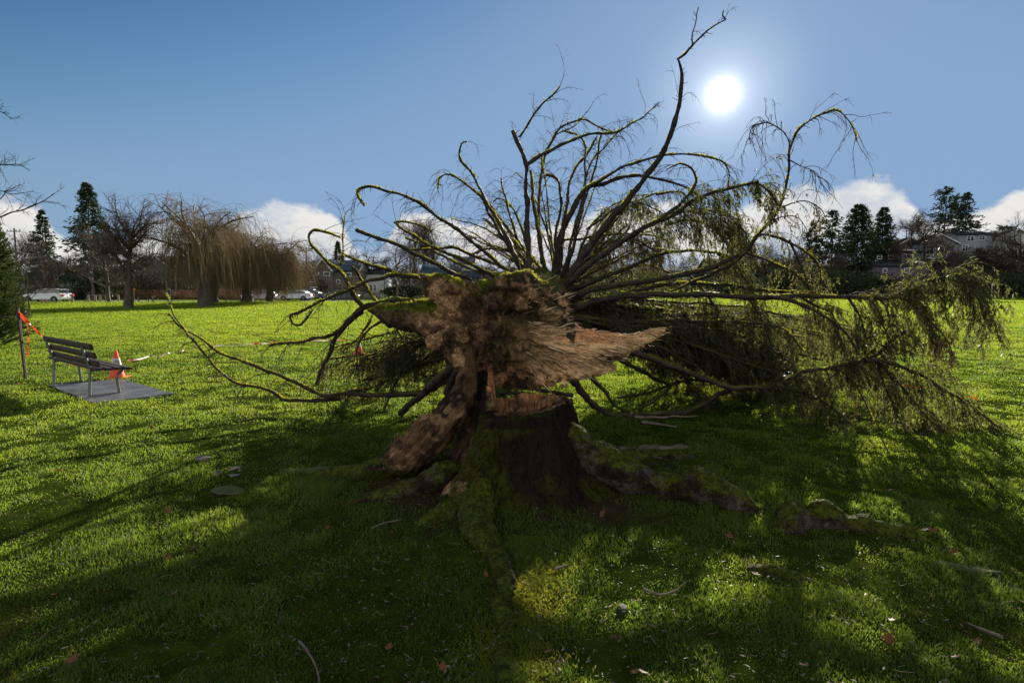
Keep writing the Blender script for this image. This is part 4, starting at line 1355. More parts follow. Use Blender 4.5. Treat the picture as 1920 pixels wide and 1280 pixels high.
N_CARD = 0
branch_objs = []
for bi, b in enumerate(BR):
    px = np.array(b['pts'], float)
    seg = np.concatenate([[0], np.cumsum(np.linalg.norm(np.diff(px, axis=0), axis=1))])
    t = seg / seg[-1]
    D = b['d0'] + (b['d1'] - b['d0']) * t + 0.10 * np.sin(t * 5 + bi)
    rp = b['r0'] + (b['r1'] - b['r0']) * t ** 0.8
    p3 = np.array([P(x, y, d) for (x, y), d in zip(px, D)])
    r3 = rp * D / FPX * 0.64
    if b['base'] is not None:
        a = axis(b['base'])
        p3 = np.vstack([a[:3], p3])
        r3 = np.concatenate([[r3[0] * 1.5], r3])
    ok = np.linalg.norm(p3, axis=1) > 0
    path = catmull(np.hstack([p3, r3[:, None]]), 0.035)
    # knots, small kinks
    q = path[:, :3] * 3.0
    n = len(path)
    amp = 0.016 * np.clip(np.arange(n) / 10, 0, 1)
    path[:, 0] += amp * vnoise(q[:, 0] * 2 + bi * 7, q[:, 1] * 2, q[:, 2] * 2)
    path[:, 2] += amp * vnoise(q[:, 0] * 2 + bi * 7 + 50, q[:, 1] * 2, q[:, 2] * 2)
    rad = np.maximum(path[:, 3], 0.0022) * (1 + 0.22 * vnoise(q[:, 0] * 6, q[:, 1] * 6, q[:, 2] * 6 + bi) + 0.9 * np.clip(vnoise(q[:, 0] * 2.6, q[:, 1] * 2.6 + bi, q[:, 2] * 2.6) - .62, 0, 1))
    path[:, 2] = np.maximum(path[:, 2], rad * 0.6)
    mb = MB()
    tube(mb, path[:, :3], rad, 10, rough=0.34, seed=bi)
    # dead stubs
    L = float(np.sum(np.linalg.norm(np.diff(path[:, :3], axis=0), axis=1)))
    pp = path[None, :, :3]
    ns = int(L * 15)
    o1, t1, u1 = sample_on(pp, ns, 0.15, 1.0, rf)
    rr1 = np.interp(u1, np.linspace(0, 1, n), rad)
    s1 = strands(o1, perp_rand(t1, rf) + t1 * 0.3, rf.uniform(.015, .08, ns) + rr1, 2, 0, 0.1, rf)
    strand_tubes(mb, s1, np.minimum(0.0055, rr1 * 0.6), 0.002, 3)
    acc = bi >= N_MAIN
    o = emit(mb, 'branch', M['bark'], TREE, True, acc)
    # moss: lumpy cushions and fuzz along the upper side
    if b['moss'] > 0:
        vis = int(L * 850 * b['moss'])
        o1, t1, u1 = sample_on(pp, max(vis, 4), 0.03, 1.0, rf)
        rr1 = np.interp(u1, np.linspace(0, 1, n), rad)
        keep = vnoise(o1[:, 0] * 9 + bi, o1[:, 1] * 9, o1[:, 2] * 9) > (0.25 - 0.5 * b['moss'])
        o1, t1, rr1 = o1[keep], t1[keep], rr1[keep]
        up = unit(np.array([0, 0, 1.0]) - t1 * t1[:, 2:3] + 1e-3)
        ad = unit(up * 1.0 + perp_rand(t1, rf) * 0.55)
        lump = 0.5 + np.clip(vnoise(o1[:, 0] * 22, o1[:, 1] * 22, o1[:, 2] * 22) + .3, 0, 1.2)
        mm = MB()
        cards(mm, o1 + ad * rr1[:, None] * 0.85, unit(ad + rf.normal(0, .7, ad.shape)), lump * rf.uniform(.009, .024, len(o1)), rf.uniform(.006, .013, len(o1)), rf.random(len(o1)), rf)
        if mm.n:
            emit(mm, 'moss', M['moss'], o, acc=acc)
    # side twigs that arch over and hang
    if b['tw'] > 0 and b['fol'] is None:
        ntw = int(L * 11 * b['tw']) + (2 if b['tw'] > .4 else 0)
        o1, t1, u1 = sample_on(pp, ntw, 0.3, 1.0, rf)
        s1 = strands(o1, perp_rand(t1, rf) * 0.7 + t1 * 1.0 + np.array([0, 0, .3]), rf.uniform(.12, .55, ntw), 9, rf.uniform(0.05, .30, ntw), 0.12, rf)
        s1[..., 2] = np.maximum(s1[..., 2], 0.01)
        mm = MB()
        strand_tubes(mm, s1, 0.0042, 0.0013, 3)
        o2, t2, u2 = sample_on(s1, 5, 0.25, 1.0, rf)
        s2 = strands(o2, perp_rand(t2, rf) * 0.6 + t2 * 0.8, rf.uniform(.03, .16, len(o2)), 5, 0.20, 0.12, rf)
        strand_tubes(mm, s2, 0.0018, 0.0008, 3)
        emit(mm, 'twig', M['twig'], o, acc=acc)
    f = b['fol']
    if f:
        lo = {'heavytip': 0.66, 'tip': 0.60}.get(f, 0.12)
        cfg = {'thin': (14, 0.50, 7, 2, 'needle_brown'), 'light': (20, 0.55, 8, 3, 'needle'), 'heavy': (46, 0.60, 10, 6, 'needle'),
               'dense': (26, 0.58, 10, 4, 'needle'), 'heavytip': (62, 0.95, 11, 7, 'needle'), 'tip': (60, 0.62, 10, 7, 'needle')}[f]
        npb = max(4, int(L * cfg[0] * (0.5 if f in ('heavytip', 'tip') else 1)))
        mat = M[cfg[4]] if bi % 7 != 3 else M['needle_brown']
        spray(pp, npb, cfg[1], 0.0035, o, mat, cfg[2], 0.22, cfg[3], side=1.0, lo=lo, acc=acc)



minor = ACC.pop(('branch', M['bark'].name)).build('small_branches', M['bark'], TREE, smooth=True)
minor['kind'] = 'stuff'
for (nm, mn), A in ACC.items():
    A.build(nm, bpy.data.materials[mn], minor)['kind'] = 'stuff'

# ---------------------------------------------------------------- bench, pad, cones, stake and tape
def gp(px, py, z=0.0):
    p = G(px, py)
    return np.array([p[0], p[1], float(gz(p[0], p[1])) + z])


pc = [gp(92, 724), gp(228, 712), gp(326, 740), gp(176, 758)]
M['wet_slab'] = m_simple('damp_concrete', (0.12, 0.122, 0.13), 0.45, 3, 0.5, 0.5, spec=0.5)
PAD = np.mean(pc, 0)
mb = MB()
gr = 14
vv = []
for i in range(gr + 1):
    for j in range(gr + 1):
        u, t = i / gr, j / gr
        p = (pc[0] * (1 - u) + pc[1] * u) * (1 - t) + (pc[3] * (1 - u) + pc[2] * u) * t
        e = 0.006 * math.sin(i * 2.3 + j) if i in (0, gr) or j in (0, gr) else 0
        vv.append((p[0] + e, p[1] + e, 0.022))
mb.add(vv, [(i * (gr + 1) + j, i * (gr + 1) + j + 1, (i + 1) * (gr + 1) + j + 1, (i + 1) * (gr + 1) + j) for i in range(gr) for j in range(gr)])
rim = [(0, j) for j in range(gr)] + [(i, gr) for i in range(gr)] + [(gr, gr - j) for j in range(gr)] + [(gr - i, 0) for i in range(gr)]
ring = [vv[i * (gr + 1) + j] for i, j in rim]
low = [(a, b, -0.06) for a, b, c in ring]
k = len(ring)
mb.add(ring + low, [(i, (i + 1) % k, k + (i + 1) % k, k + i) for i in range(k)])
tag(mb.build('concrete_slab', M['wet_slab'], loc=(PAD[0], PAD[1], 0)), 'damp grey concrete slab set in the grass under the bench', 'slab')

M['bench_wood'] = m_simple('weathered_bench_wood', (0.040, 0.032, 0.025), 0.65, 14, 0.4, 0.5)
M['bench_metal'] = m_simple('grey_green_tube', (0.16, 0.18, 0.18), 0.4, 20, 0.2, metal=0.5)
r0_, r1_ = gp(164, 747), gp(97, 723)
ax_l = unit(np.array([r1_[0] - r0_[0], r1_[1] - r0_[1], 0]))
ax_d = np.array([-ax_l[1], ax_l[0], 0])
if ax_d[0] < 0:
    ax_d = -ax_d
BL = float(np.linalg.norm((r1_ - r0_)[:2]))
r0_[2] = 0.022
BENCH = thing('park_bench', 'weathered park bench with slatted seat and back on grey tube legs', 'bench', r0_)


def bq(l, d, z):
    return r0_ + ax_l * l + ax_d * d + np.array([0, 0, z])


for e, l in enumerate((0.0, BL)):
    mb = MB()
    pth = catmull([bq(l, -0.03, 0.70), bq(l, 0.04, 0.43), bq(l, 0.05, 0.38), bq(l, 0.03, 0.015), bq(l, 0.06, 0.0), bq(l, 0.35, 0.0), bq(l, 0.38, 0.02), bq(l, 0.37, 0.24), bq(l, 0.43, 0.32), bq(l, 0.42, 0.355), bq(l, 0.34, 0.37), bq(l, 0.06, 0.36)], 0.03)
    tube(mb, pth, 0.019, 10)
    mb.build('frame', M['bench_metal'], BENCH, smooth=True)
lo_, hi_ = -0.27, BL + 0.27
for i in range(4):
    mb = MB()
    d = 0.09 + i * 0.108
    z = 0.388 + 0.010 * (i - 1) ** 2 * (1 if i < 2 else -0.3)
    beam(mb, bq(lo_, d, z), bq(hi_, d, z), 0.092, 0.035, bev=0.006)
    mb.build('seat_slat', M['bench_wood'], BENCH)
for i in range(3):
    mb = MB()
    z = 0.47 + i * 0.118
    d = 0.055 - 0.030 * i + 0.018
    beam(mb, bq(lo_, d, z), bq(hi_, d, z), 0.035, 0.085, bev=0.006, up=tuple(unit(ax_d * -0.22 + np.array([0, 0, 1.0]))))
    mb.build('back_slat', M['bench_wood'], BENCH)

M['orange'] = m_simple('orange_plastic', (0.85, 0.10, 0.03), 0.4, 10, 0.08, 0.05)
M['cone_band'] = m_simple('reflective_band', (0.55, 0.57, 0.6), 0.35, 30, 0.12, 0.05)
M['rubber'] = m_simple('black_rubber', (0.02, 0.02, 0.02), 0.7, 20)


def cone(loc, h, label, group='traffic cones on the lawn', marks=False):
    t = thing('traffic_cone', label, 'traffic cone', loc, group)
    L = np.array(loc)

    def prof(z):
        return 0.020 + (0.12 - 0.020) * (1 - z) * h / 0.46
    n = 28
    ang = np.linspace(0, 2 * np.pi, n, endpoint=False)

    def shell(z0, z1, mat, name, ex=0.0, caps=False):
        mb = MB()
        zs = np.linspace(z0, z1, 6)
        v = np.array([[math.cos(a) * (prof(z) + ex), math.sin(a) * (prof(z) + ex), z * h + 0.012] for z in zs for a in ang]) + L
        f = [(i * n + j, i * n + (j + 1) % n, (i + 1) * n + (j + 1) % n, (i + 1) * n + j) for i in range(5) for j in range(n)]
        mb.add(v, f)
        if caps:
            c = L + np.array([0, 0, z1 * h + 0.016])
            mb.add(np.vstack([v[-n:], c[None]]), [(j, (j + 1) % n, n) for j in range(n)])
        return mb.build(name, mat, t, smooth=True)
    shell(0.02, 1.0, M['orange'], 'body', caps=True)
    band = shell(0.44, 0.72, M['cone_band'], 'reflective_band', 0.002)
    mb = MB()
    s = 0.155 * h / 0.46
    box(mb, L + np.array([0, 0, 0.012]), (2 * s, 2 * s, 0.024), 0.3)
    mb.build('base', M['orange'], t)
    if marks:
        mb = MB()
        th0 = math.atan2(-L[1], -L[0]) + 0.15
        for seg_ in [((-.5, 0), (-.5, 1)), ((-.5, 1), (-.05, .95)), ((-.05, .95), (-.08, .5)), ((-.08, .5), (-.5, .5)), ((.12, 1), (.42, 0)), ((.42, 0), (.75, 1))]:
            q = []
            for (u, vq) in seg_:
                z = 0.50 + vq * 0.14
                a = th0 + u * 0.85
                q.append(L + np.array([math.cos(a) * (prof(z) + .004), math.sin(a) * (prof(z) + .004), z * h + .012]))
            tube(mb, q, 0.0035, 5)
        mb.build('lettering', M['rubber'], band)
    return t


cone(gp(220, 709), 0.46, 'orange traffic cone with a grey band behind the park bench', marks=True)
cone(gp(672, 664), 0.38, 'orange traffic cone with grey band beyond the fallen branches left of the trunk')
g = G(795, 564)
cone((g[0] * .98, g[1] * .98, 0), 0.5, 'tiny far orange cone at the street edge behind the torn trunk horn')

M['stake'] = m_simple('dark_steel_stake', (0.035, 0.028, 0.025), 0.6, 20)
st_ = gp(49, 712)
mb = MB()
tube(mb, [st_ + np.array([0, 0, -.1]), st_ + np.array([-0.02, 0, 0.6]), st_ + np.array([-0.04, 0, 1.20])], [0.021, 0.02, 0.019], 8, rough=.05)
beam(mb, st_ + np.array([-0.0, -0.02, 0.02]), st_ + np.array([-0.04, -0.02, 1.18]), 0.012, 0.03, up=(1, 0, 0))
tag(mb.build('stake', M['stake'], loc=st_), 'thin dark steel stake standing in the grass left of the bench', 'stake')


def m_tape(name, red, pale):
    m, t = new_mat(name)
    n = t.noise(objco(t), 2.4, 3, 0.6)
    sp = t.n('ShaderNodeAttribute', attribute_name='rnd')
    wv = t.math('FRACT', t.math('MULTIPLY', sp.outputs['Fac'], 6.0))
    c = t.mix(t.rng(wv, 0.62, 0.66), (*red, 1), (0.03, 0.01, 0.01, 1))
    c = t.mix(t.rng(n, 0.42, 0.50), c, (*pale, 1))
    b = principled(t, c, 0.35, spec=0.4)
    tr = t.n('ShaderNodeBsdfTranslucent')
    t.l(c, tr.inputs['Color'])
    ms = t.n('ShaderNodeMixShader')
    ms.inputs[0].default_value = 0.5
    t.l(b.outputs[0], ms.inputs[1])
    t.l(tr.outputs[0], ms.inputs[2])
    out(t, ms.outputs[0])
    return m


M['tape_red'] = m_tape('red_tape', (0.85, 0.06, 0.025), (0.85, 0.05, 0.025))
M['tape_pale'] = m_tape('faded_tape', (0.75, 0.12, 0.07), (0.62, 0.56, 0.50))


def ribbon(mb, pts, width, twist=0.0, seed=0):
    p = catmull(pts, 0.06)
    n = len(p)
    t, a, b = frames(p)
    s = np.linspace(0, 1, n) * n * 0.06
    th = twist * vnoise(s * 1.5 + seed, 0 * s, 0 * s) * 3
    sd = a * np.cos(th)[:, None] + b * np.sin(th)[:, None]
    wd = width * (0.75 + 0.3 * vnoise(s * 3, s * 0 + 4, s * 0 + seed))[:, None]
    v = np.stack([p - sd * wd / 2, p + sd * wd / 2], 1).reshape(-1, 3)
    i = np.arange(n - 1) * 2
    mb.add(v, np.stack([i, i + 1, i + 3, i + 2], 1), np.repeat(s, 2))


tp = st_ + np.array([-0.02, -0.02, 1.13])
TAPE = thing('caution_tape', 'red caution tape tied to the steel stake and sagging down behind the bench', 'caution tape', tp)
mb = MB()
tg1, tg2 = gp(215, 690), gp(250, 681)
ribbon(mb, [tp, P(80, 632, 9.7), P(110, 665, 10.3), P(150, 690, 10.6), gp(195, 694, .05), tg1 + [0, 0, .06], tg2 + [0, 0, .06]], 0.034, 1.2, 1)
mb.build('strip', M['tape_red'], TAPE)
mb = MB()
ribbon(mb, [tp + [0.03, 0, -.06], P(53, 615, 9.35), P(53, 640, 9.36), P(52, 668, 9.38)], 0.024, 1.6, 5)
mb.build('loose_end', M['tape_red'], TAPE)
mb = MB()
l1 = [gp(240, 682, .07), gp(262, 678, .06), gp(281, 672, .06), gp(300, 671, .05), gp(313, 667, .06), gp(345, 661, .06), gp(372, 656, .07), gp(410, 652, .05), gp(470, 648, .05), gp(560, 644, .06), gp(660, 640, .05)]
ribbon(mb, l1, 0.035, 1.0, 2)
tag(mb.build('fallen_tape', M['tape_pale'], loc=l1[0]), 'pale faded barrier tape lying across the lawn right of the bench', 'barrier tape')
mb = MB()
l1 = [gp(1480, 702, .06), gp(1553, 711, .08), gp(1600, 716, .06), gp(1648, 723, .08), gp(1699, 732, .06), gp(1758, 742, .08), gp(1832, 756, .06)]
ribbon(mb, l1, 0.02, 1.8, 8)
tag(mb.build('fallen_tape', M['tape_red'], loc=l1[0]), 'red tape lying in the grass behind the drooping right-hand sprays', 'barrier tape')

# ---------------------------------------------------------------- things lying on the lawn
M['deadwood'] = m_simple('grey_deadwood', (0.16, 0.13, 0.105), 0.7, 18, 0.4, 0.6)
M['stone'] = m_simple('flat_stone', (0.17, 0.155, 0.145), 0.75, 9, 0.35, 0.5)


def stick(px, rad, label, wig=0.03):
    pts = [gp(a, b, rad * 1.0 + 0.012) for a, b in px]
    p = catmull(pts, 0.05)
    p[:, 2] += 0.01 * vnoise(p[:, 0] * 8, p[:, 1] * 8, p[:, 2] * 0)
    p[:, 0] += wig * 0.3 * vnoise(p[:, 0] * 9, p[:, 1] * 9, p[:, 2] * 0)
    mb = MB()
    tube(mb, p, np.linspace(rad, rad * .5, len(p)), 8, rough=.25, seed=px[0][0])
    return tag(mb.build('stick', M['deadwood'], loc=p[0], smooth=True), label, 'stick', 'dead sticks on the lawn')


stick([(1190, 789), (1240, 787), (1306, 784)], 0.016, 'straight grey stick lying just below the long ground branch')
stick([(1205, 797), (1238, 802), (1268, 806)], 0.02, 'short crooked stick below the straight stick right of the stump')
stick([(1185, 858), (1215, 862), (1238, 868)], 0.012, 'reddish bare stick in the sunlit grass behind the thick right root')
stick([(1042, 1076), (1062, 1068)], 0.008, 'small twig beside the yellow moss root in front')
stick([(1205, 1112), (1235, 1124), (1262, 1118), (1285, 1105)], 0.006, 'thin curved twig in the grass at lower centre right')
stick([(1880, 1205), (1840, 1188), (1812, 1176)], 0.007, 'pale straight twig near the lower right corner')
stick([(560, 1210), (590, 1255), (600, 1290)], 0.005, 'thin stalk bending at the bottom edge left of centre')
stick([(695, 1000), (725, 990), (752, 985)], 0.006, 'thin twig on the dark soil left of the front root')


def flatpiece(px, py, w_, d_, h_, rz, label, mat, name, cat):
    c = gp(px, py)
    F = Field(c - np.array([w_, d_, .05]), c + np.array([w_, d_, h_ + .06]), 0.01)
    cr, sr = math.cos(rz), math.sin(rz)
    X, Y = (F.X - c[0]) * cr + (F.Y - c[1]) * sr, -(F.X - c[0]) * sr + (F.Y - c[1]) * cr
    e = (np.sqrt((X / (w_ * .5)) ** 2 + (Y / (d_ * .5)) ** 2) - 1) * min(w_, d_) * .5
    e = np.maximum(e, np.abs(F.Z - c[2] - h_ * .4) - h_ * .6)
    F.F = (e + 0.02 * fbm(F.X * 12, F.Y * 12, F.Z * 20, 3)).astype(np.float32)
    v, q = F.mesh()
    mb = MB()
    mb.add(v, q)
    return tag(mb.build(name, mat, loc=c, smooth=True), label, cat)


flatpiece(432, 884, .28, .26, .012, .2, 'flat grey stone slab in the lit grass at left', M['stone'], 'flat_stone', 'stone')
flatpiece(428, 922, .30, .16, .03, -.2, 'dark piece of fallen bark lying below the flat stone', M['bark_dark'], 'bark_piece', 'bark')
flatpiece(590, 887, .45, .10, .03, .1, 'long strip of bark in dappled grass left of the stump', M['bark_dark'], 'bark_piece', 'bark')
flatpiece(380, 865, .12, .08, .03, .1, 'small grey stone near the left edge of the flat slab', M['stone'], 'flat_stone', 'stone')
flatpiece(1168, 1148, .055, .055, .035, .1, 'small dark round clod in the grass below the stump', M['bark_dark'], 'clod', 'clod')
flatpiece(1232, 845, .70, .10, .03, .05, 'pale weathered wood strip flush with the sunlit grass', M['deadwood'], 'weathered_wood', 'wood')
flatpiece(1812, 1070, .30, .07, .02, -.45, 'dark root ridge poking from the grass at lower right', M['bark_dark'], 'root_ridge', 'root')

# ---------------------------------------------------------------- grass and litter
rg = np.random.default_rng(99)


def grass(n, d0, d1, wk, hk, name, mat='grassblade', fade=None):
    d = np.exp(rg.uniform(math.log(d0), math.log(d1), n))
    x = rg.uniform(-1, 1, n) * (1.12 * d + 0.6)
    y = d
    cl = vnoise(x * 3.1, y * 3.1, x * 0) + 0.6 * vnoise(x * 9, y * 9, x * 0 + 5)
    keep = np.ones(n, bool)
    # sparse round the stump, none on the slab, the mulch or the street
    ds = np.sqrt(((x - 0.1) * 0.75) ** 2 + ((y - 4.3) * .95) ** 2)
    keep &= rg.random(n) < np.clip((ds - 0.55) / 0.7 + 0.3 * cl, 0.03, 1)
    keep &= rg.random(n) < np.clip(0.62 + 1.1 * cl + np.clip((d - 4) / 6, 0, 1) * .5, 0.10 + .4 * (d > 8), 1)
    A, B_, C_, D_ = pc
    poly = np.array([p[:2] for p in pc])
    ins = np.ones(n, bool)
    for i in range(4):
        e0, e1 = poly[i], poly[(i + 1) % 4]
        ins &= ((e1[0] - e0[0]) * (y - e0[1]) - (e1[1] - e0[1]) * (x - e0[0])) < -0.05
    keep &= ~ins
    keep &= ~((x < 9) & (y > 72.5))
    keep &= ~((x < -34) & (y > 55) & (y < 63.5) & (rg.random(n) > .06))
    if d0 < 5:
        for (rx, ry, rr_) in ROOTS:
            keep &= (x - rx) ** 2 + (y - ry) ** 2 > rr_ * rr_
    if fade:
        q = np.clip((d - fade[0]) / (fade[1] - fade[0]), 0, 1)
        keep &= rg.random(n) < (q if fade[2] > 0 else 1 - q)
    x, y, d, cl = x[keep], y[keep], d[keep], cl[keep]
    n = len(x)
    z = gz(x, y)
    fr = np.clip((3.6 - d) / 2, 0, 1)
    h = (0.028 + 0.0013 * d) * hk * np.clip(0.85 + 0.8 * cl, .50, 1.9) * rg.uniform(.5, 1.5, n) * (1 - .25 * fr)
    tuft = (vnoise(x * 5.3 + 40, y * 5.3, x * 0) > 0.62) & (d < 14)
    h = np.where(tuft, h * 1.6, h)
    w_ = (0.0022 + 0.00085 * d) * wk * rg.uniform(.7, 1.3, n)
    az_ = rg.uniform(0, 2 * np.pi, n)
    lean = rg.uniform(.15, 1.05, n)
    dx, dy = np.cos(az_) * lean, np.sin(az_) * lean
    fa = rg.uniform(0, 2 * np.pi, n)
    sx, sy = np.cos(fa) * w_ / 2, np.sin(fa) * w_ / 2
    b = np.stack([x, y, z - 0.004], 1)
    sd = np.stack([sx, sy, 0 * sx], 1)
    m_ = b + np.stack([dx * h * .35, dy * h * .35, h * .6], 1)
    tip = b + np.stack([dx * h, dy * h, h * (1 - .25 * lean)], 1)
    v = np.stack([b - sd, b + sd, m_ + sd * .8, m_ - sd * .8, tip], 1).reshape(-1, 3)
    i = np.arange(n) * 5
    mb = MB()
    rn = np.repeat(rg.random(n), 5)
    mb.v.append(v.astype(np.float32))
    mb.att.append(rn.astype(np.float32))
    mb.f4.append(np.stack([i, i + 1, i + 2, i + 3], 1).astype(np.int32))
    mb.f3.append(np.stack([i + 3, i + 2, i + 4], 1).astype(np.int32))
    mb.n = len(v)
    return tag(mb.build(name, M[mat]), kind='stuff')


gr_near = grass(1000000, 1.5, 24, 0.92, 0.66, 'grass', fade=(7, 20, -1))
gr_mid = grass(860000, 7, 24, 0.72, 0.62, 'field_grass', 'grassfar', (7, 20, 1))
gr_far = grass(600000, 22, 102, 0.8, 0.7, 'far_grass', 'grassfar')

M['straw'] = m_simple('dead_stalk', (0.26, 0.20, 0.12), 0.7, 20)
M['chip'] = m_simple('wood_chip', (0.17, 0.145, 0.12), 0.55, 5, 0.4)
n = 4200
d = np.exp(rg.uniform(math.log(1.7), math.log(7), n))
x = rg.uniform(-1, 1, n) * (0.9 * d)
k = rg.random(n) < np.exp(-((x + 0.3) / 2.2) ** 2)
x, d = x[k], d[k]
n = len(x)
c = np.stack([x, d, gz(x, d) + rg.uniform(.012, .03, n)], 1)
a = rg.uniform(0, 2 * np.pi, n)
dd = np.stack([np.cos(a), np.sin(a), rg.normal(0, .15, n)], 1)
mb = MB()
L_ = rg.uniform(.008, .030, n)
sd = np.stack([-np.sin(a), np.cos(a), rg.normal(0, .2, n)], 1)
v = np.stack([c, c + dd * L_[:, None] * .5 + sd * (L_ * .14)[:, None], c + dd * L_[:, None], c + dd * L_[:, None] * .45 - sd * (L_ * .16)[:, None]], 1)
mb.add(v.reshape(-1, 3), (np.arange(n) * 4)[:, None] + np.arange(4)[None])
tag(mb.build('wood_litter', M['chip']), kind='stuff')
n = 420
d = np.exp(rg.uniform(math.log(1.7), math.log(9), n))
x = rg.uniform(-1, 1, n) * (0.9 * d)
c = np.stack([x, d, gz(x, d) + rg.uniform(.012, .035, n)], 1)
a = rg.uniform(0, 2 * np.pi, n)
mb = MB()
strand_tubes(mb, strands(c, np.stack([np.cos(a), np.sin(a), rg.normal(0.05, .12, n)], 1), rg.uniform(.02, .08, n), 4, 0.03, .18, rg), .0013, .0007, 3)
tag(mb.build('dead_grass_litter', M['straw']), kind='stuff')
# dry leaves
M['leaf_brown'] = m_foliage('dry_leaf', (0.11, 0.05, 0.025), (0.27, 0.12, 0.05), 0.3, 0.5, 0.3, 3)
n = 120
d = np.exp(rg.uniform(math.log(1.8), math.log(22), n))
x = rg.uniform(-1, 1, n) * (0.9 * d)
mb = MB()
for i in range(n):
    c = np.array([x[i], d[i], float(gz(x[i], d[i])) + rg.uniform(.02, .045)])
    a, s_ = rg.uniform(0, 6.28), rg.uniform(.014, .030) * (1 + d[i] * .03)
    tl = rg.normal(0, .35, 2)
    ks = 11
    an_ = np.linspace(0, 2 * np.pi, ks, endpoint=False)
    rr_ = s_ * (0.65 + 0.35 * np.cos(an_ * 5) + 0.1 * rg.random(ks))
    px_, py_ = np.cos(an_ + a) * rr_, np.sin(an_ + a) * rr_
    pz_ = px_ * tl[0] + py_ * tl[1] + 0.3 * rr_ ** 2 / s_
    v = np.vstack([np.stack([px_, py_, pz_], 1) + c, c[None]])
    mb.add(v, [(j, (j + 1) % ks, ks) for j in range(ks)], rg.random())
tag(mb.build('fallen_leaves', M['leaf_brown']), kind='stuff')
n = 110000
d = np.exp(rg.uniform(math.log(1.7), math.log(8), n))
x = rg.uniform(-1, 1, n) * (0.95 * d)
cl_ = vnoise(x * 3.1, d * 3.1, x * 0) + 0.6 * vnoise(x * 9, d * 9, x * 0 + 5)
k = (cl_ < -0.12) & (vnoise(x * 1.3 + 8, d * 1.3, x * 0) > -.25)
x, d = x[k], d[k]
n = len(x)
mb = MB()
cards(mb, np.stack([x, d, gz(x, d) + .002], 1), unit(np.stack([rg.normal(0, .8, n), rg.normal(0, .8, n), np.ones(n)], 1)), rg.uniform(.008, .020, n), rg.uniform(.004, .008, n), rg.random(n), rg)
M['lawn_moss'] = m_foliage('lawn_moss', (0.035, 0.045, 0.012), (0.10, 0.095, 0.028), 0.3, 0.9, 0.0, 3)
tag(mb.build('lawn_moss', M['lawn_moss']), kind='stuff')
# low moss carpet on the front roots
mb = MB()
n = 16000
yy = rg.uniform(1.8, 3.3, n)
xx = -0.02 + rg.normal(0.05, .11, n) + 0.04 * np.sin(yy * 5)
c = np.stack([xx, yy, gz(xx, yy) + 0.004], 1)
up_ = unit(np.stack([rg.normal(0, .7, n), rg.normal(0, .7, n), np.ones(n)], 1))
cards(mb, c, up_, rg.uniform(.010, .024, n), .006, rg.random(n), rg)
tag(mb.build('moss_carpet', M['moss']), kind='stuff')

# ---------------------------------------------------------------- trees, shrubs
def at(px, Y):
    return (px - 960) / FPX * Y


def zat(py, Y):
    return CAM_H + (HORIZON - py) / FPX * Y


def bare_tree(x, y, h, spread, label, seed, z0=0.0, group='bare trees round the field', trunk_r=None, lean=0.0, mat='twig_far', dens=1.0, fork=0.28, upright=0.5, minr=0.012, name='bare_tree', barkm='bark_far'):
    r_ = np.random.default_rng(seed)
    t = thing(name, label, 'tree', (x, y, z0), group)
    tr = trunk_r or h * 0.022
    n0 = 10
    zz = np.linspace(-0.2, h * 0.72, n0)
    pth = np.stack([x + lean * zz / h * h * .5 + np.cumsum(r_.normal(0, h * .006, n0)), y + np.cumsum(r_.normal(0, h * .006, n0)), z0 + zz], 1)
    rad = tr * (1.25 - 1.05 * np.linspace(0, 1, n0) ** .8)
    mb = MB()
    tube(mb, pth, rad, 8, rough=.15, seed=seed)
    n1 = int(13 * dens)
    o1, t1, u1 = sample_on(pth[None], n1, fork, 1.0, r_)
    d1 = perp_rand(t1, r_) * spread + np.array([0, 0, upright])
    s1 = strands(o1, d1, h * r_.uniform(.28, .5, n1) * (1.15 - .5 * u1), 8, -0.06, .13, r_)
    strand_tubes(mb, s1, tr * .45, max(tr * .10, minr), 5)
    mb.build('trunk', M[barkm], t, smooth=True)
    mb = MB()
    o2, t2, u2 = sample_on(s1, int(8 * dens) + 1, .2, 1, r_)
    s2 = strands(o2, perp_rand(t2, r_) * .9 + t2 * .7 + np.array([0, 0, .25]), h * r_.uniform(.10, .24, len(o2)), 6, -0.03, .16, r_)
    strand_tubes(mb, s2, max(tr * .11, minr * 1.2), minr * .8, 3)
    o3, t3, u3 = sample_on(s2, int(9 * dens) + 1, .15, 1, r_)
    s3 = strands(o3, perp_rand(t3, r_) * .8 + t3 * .7, h * r_.uniform(.04, .12, len(o3)), 4, 0.0, .18, r_)
    strand_tubes(mb, s3, minr * .8, minr * .4, 3)
    mb.build('crown', M[mat], t)
    return t


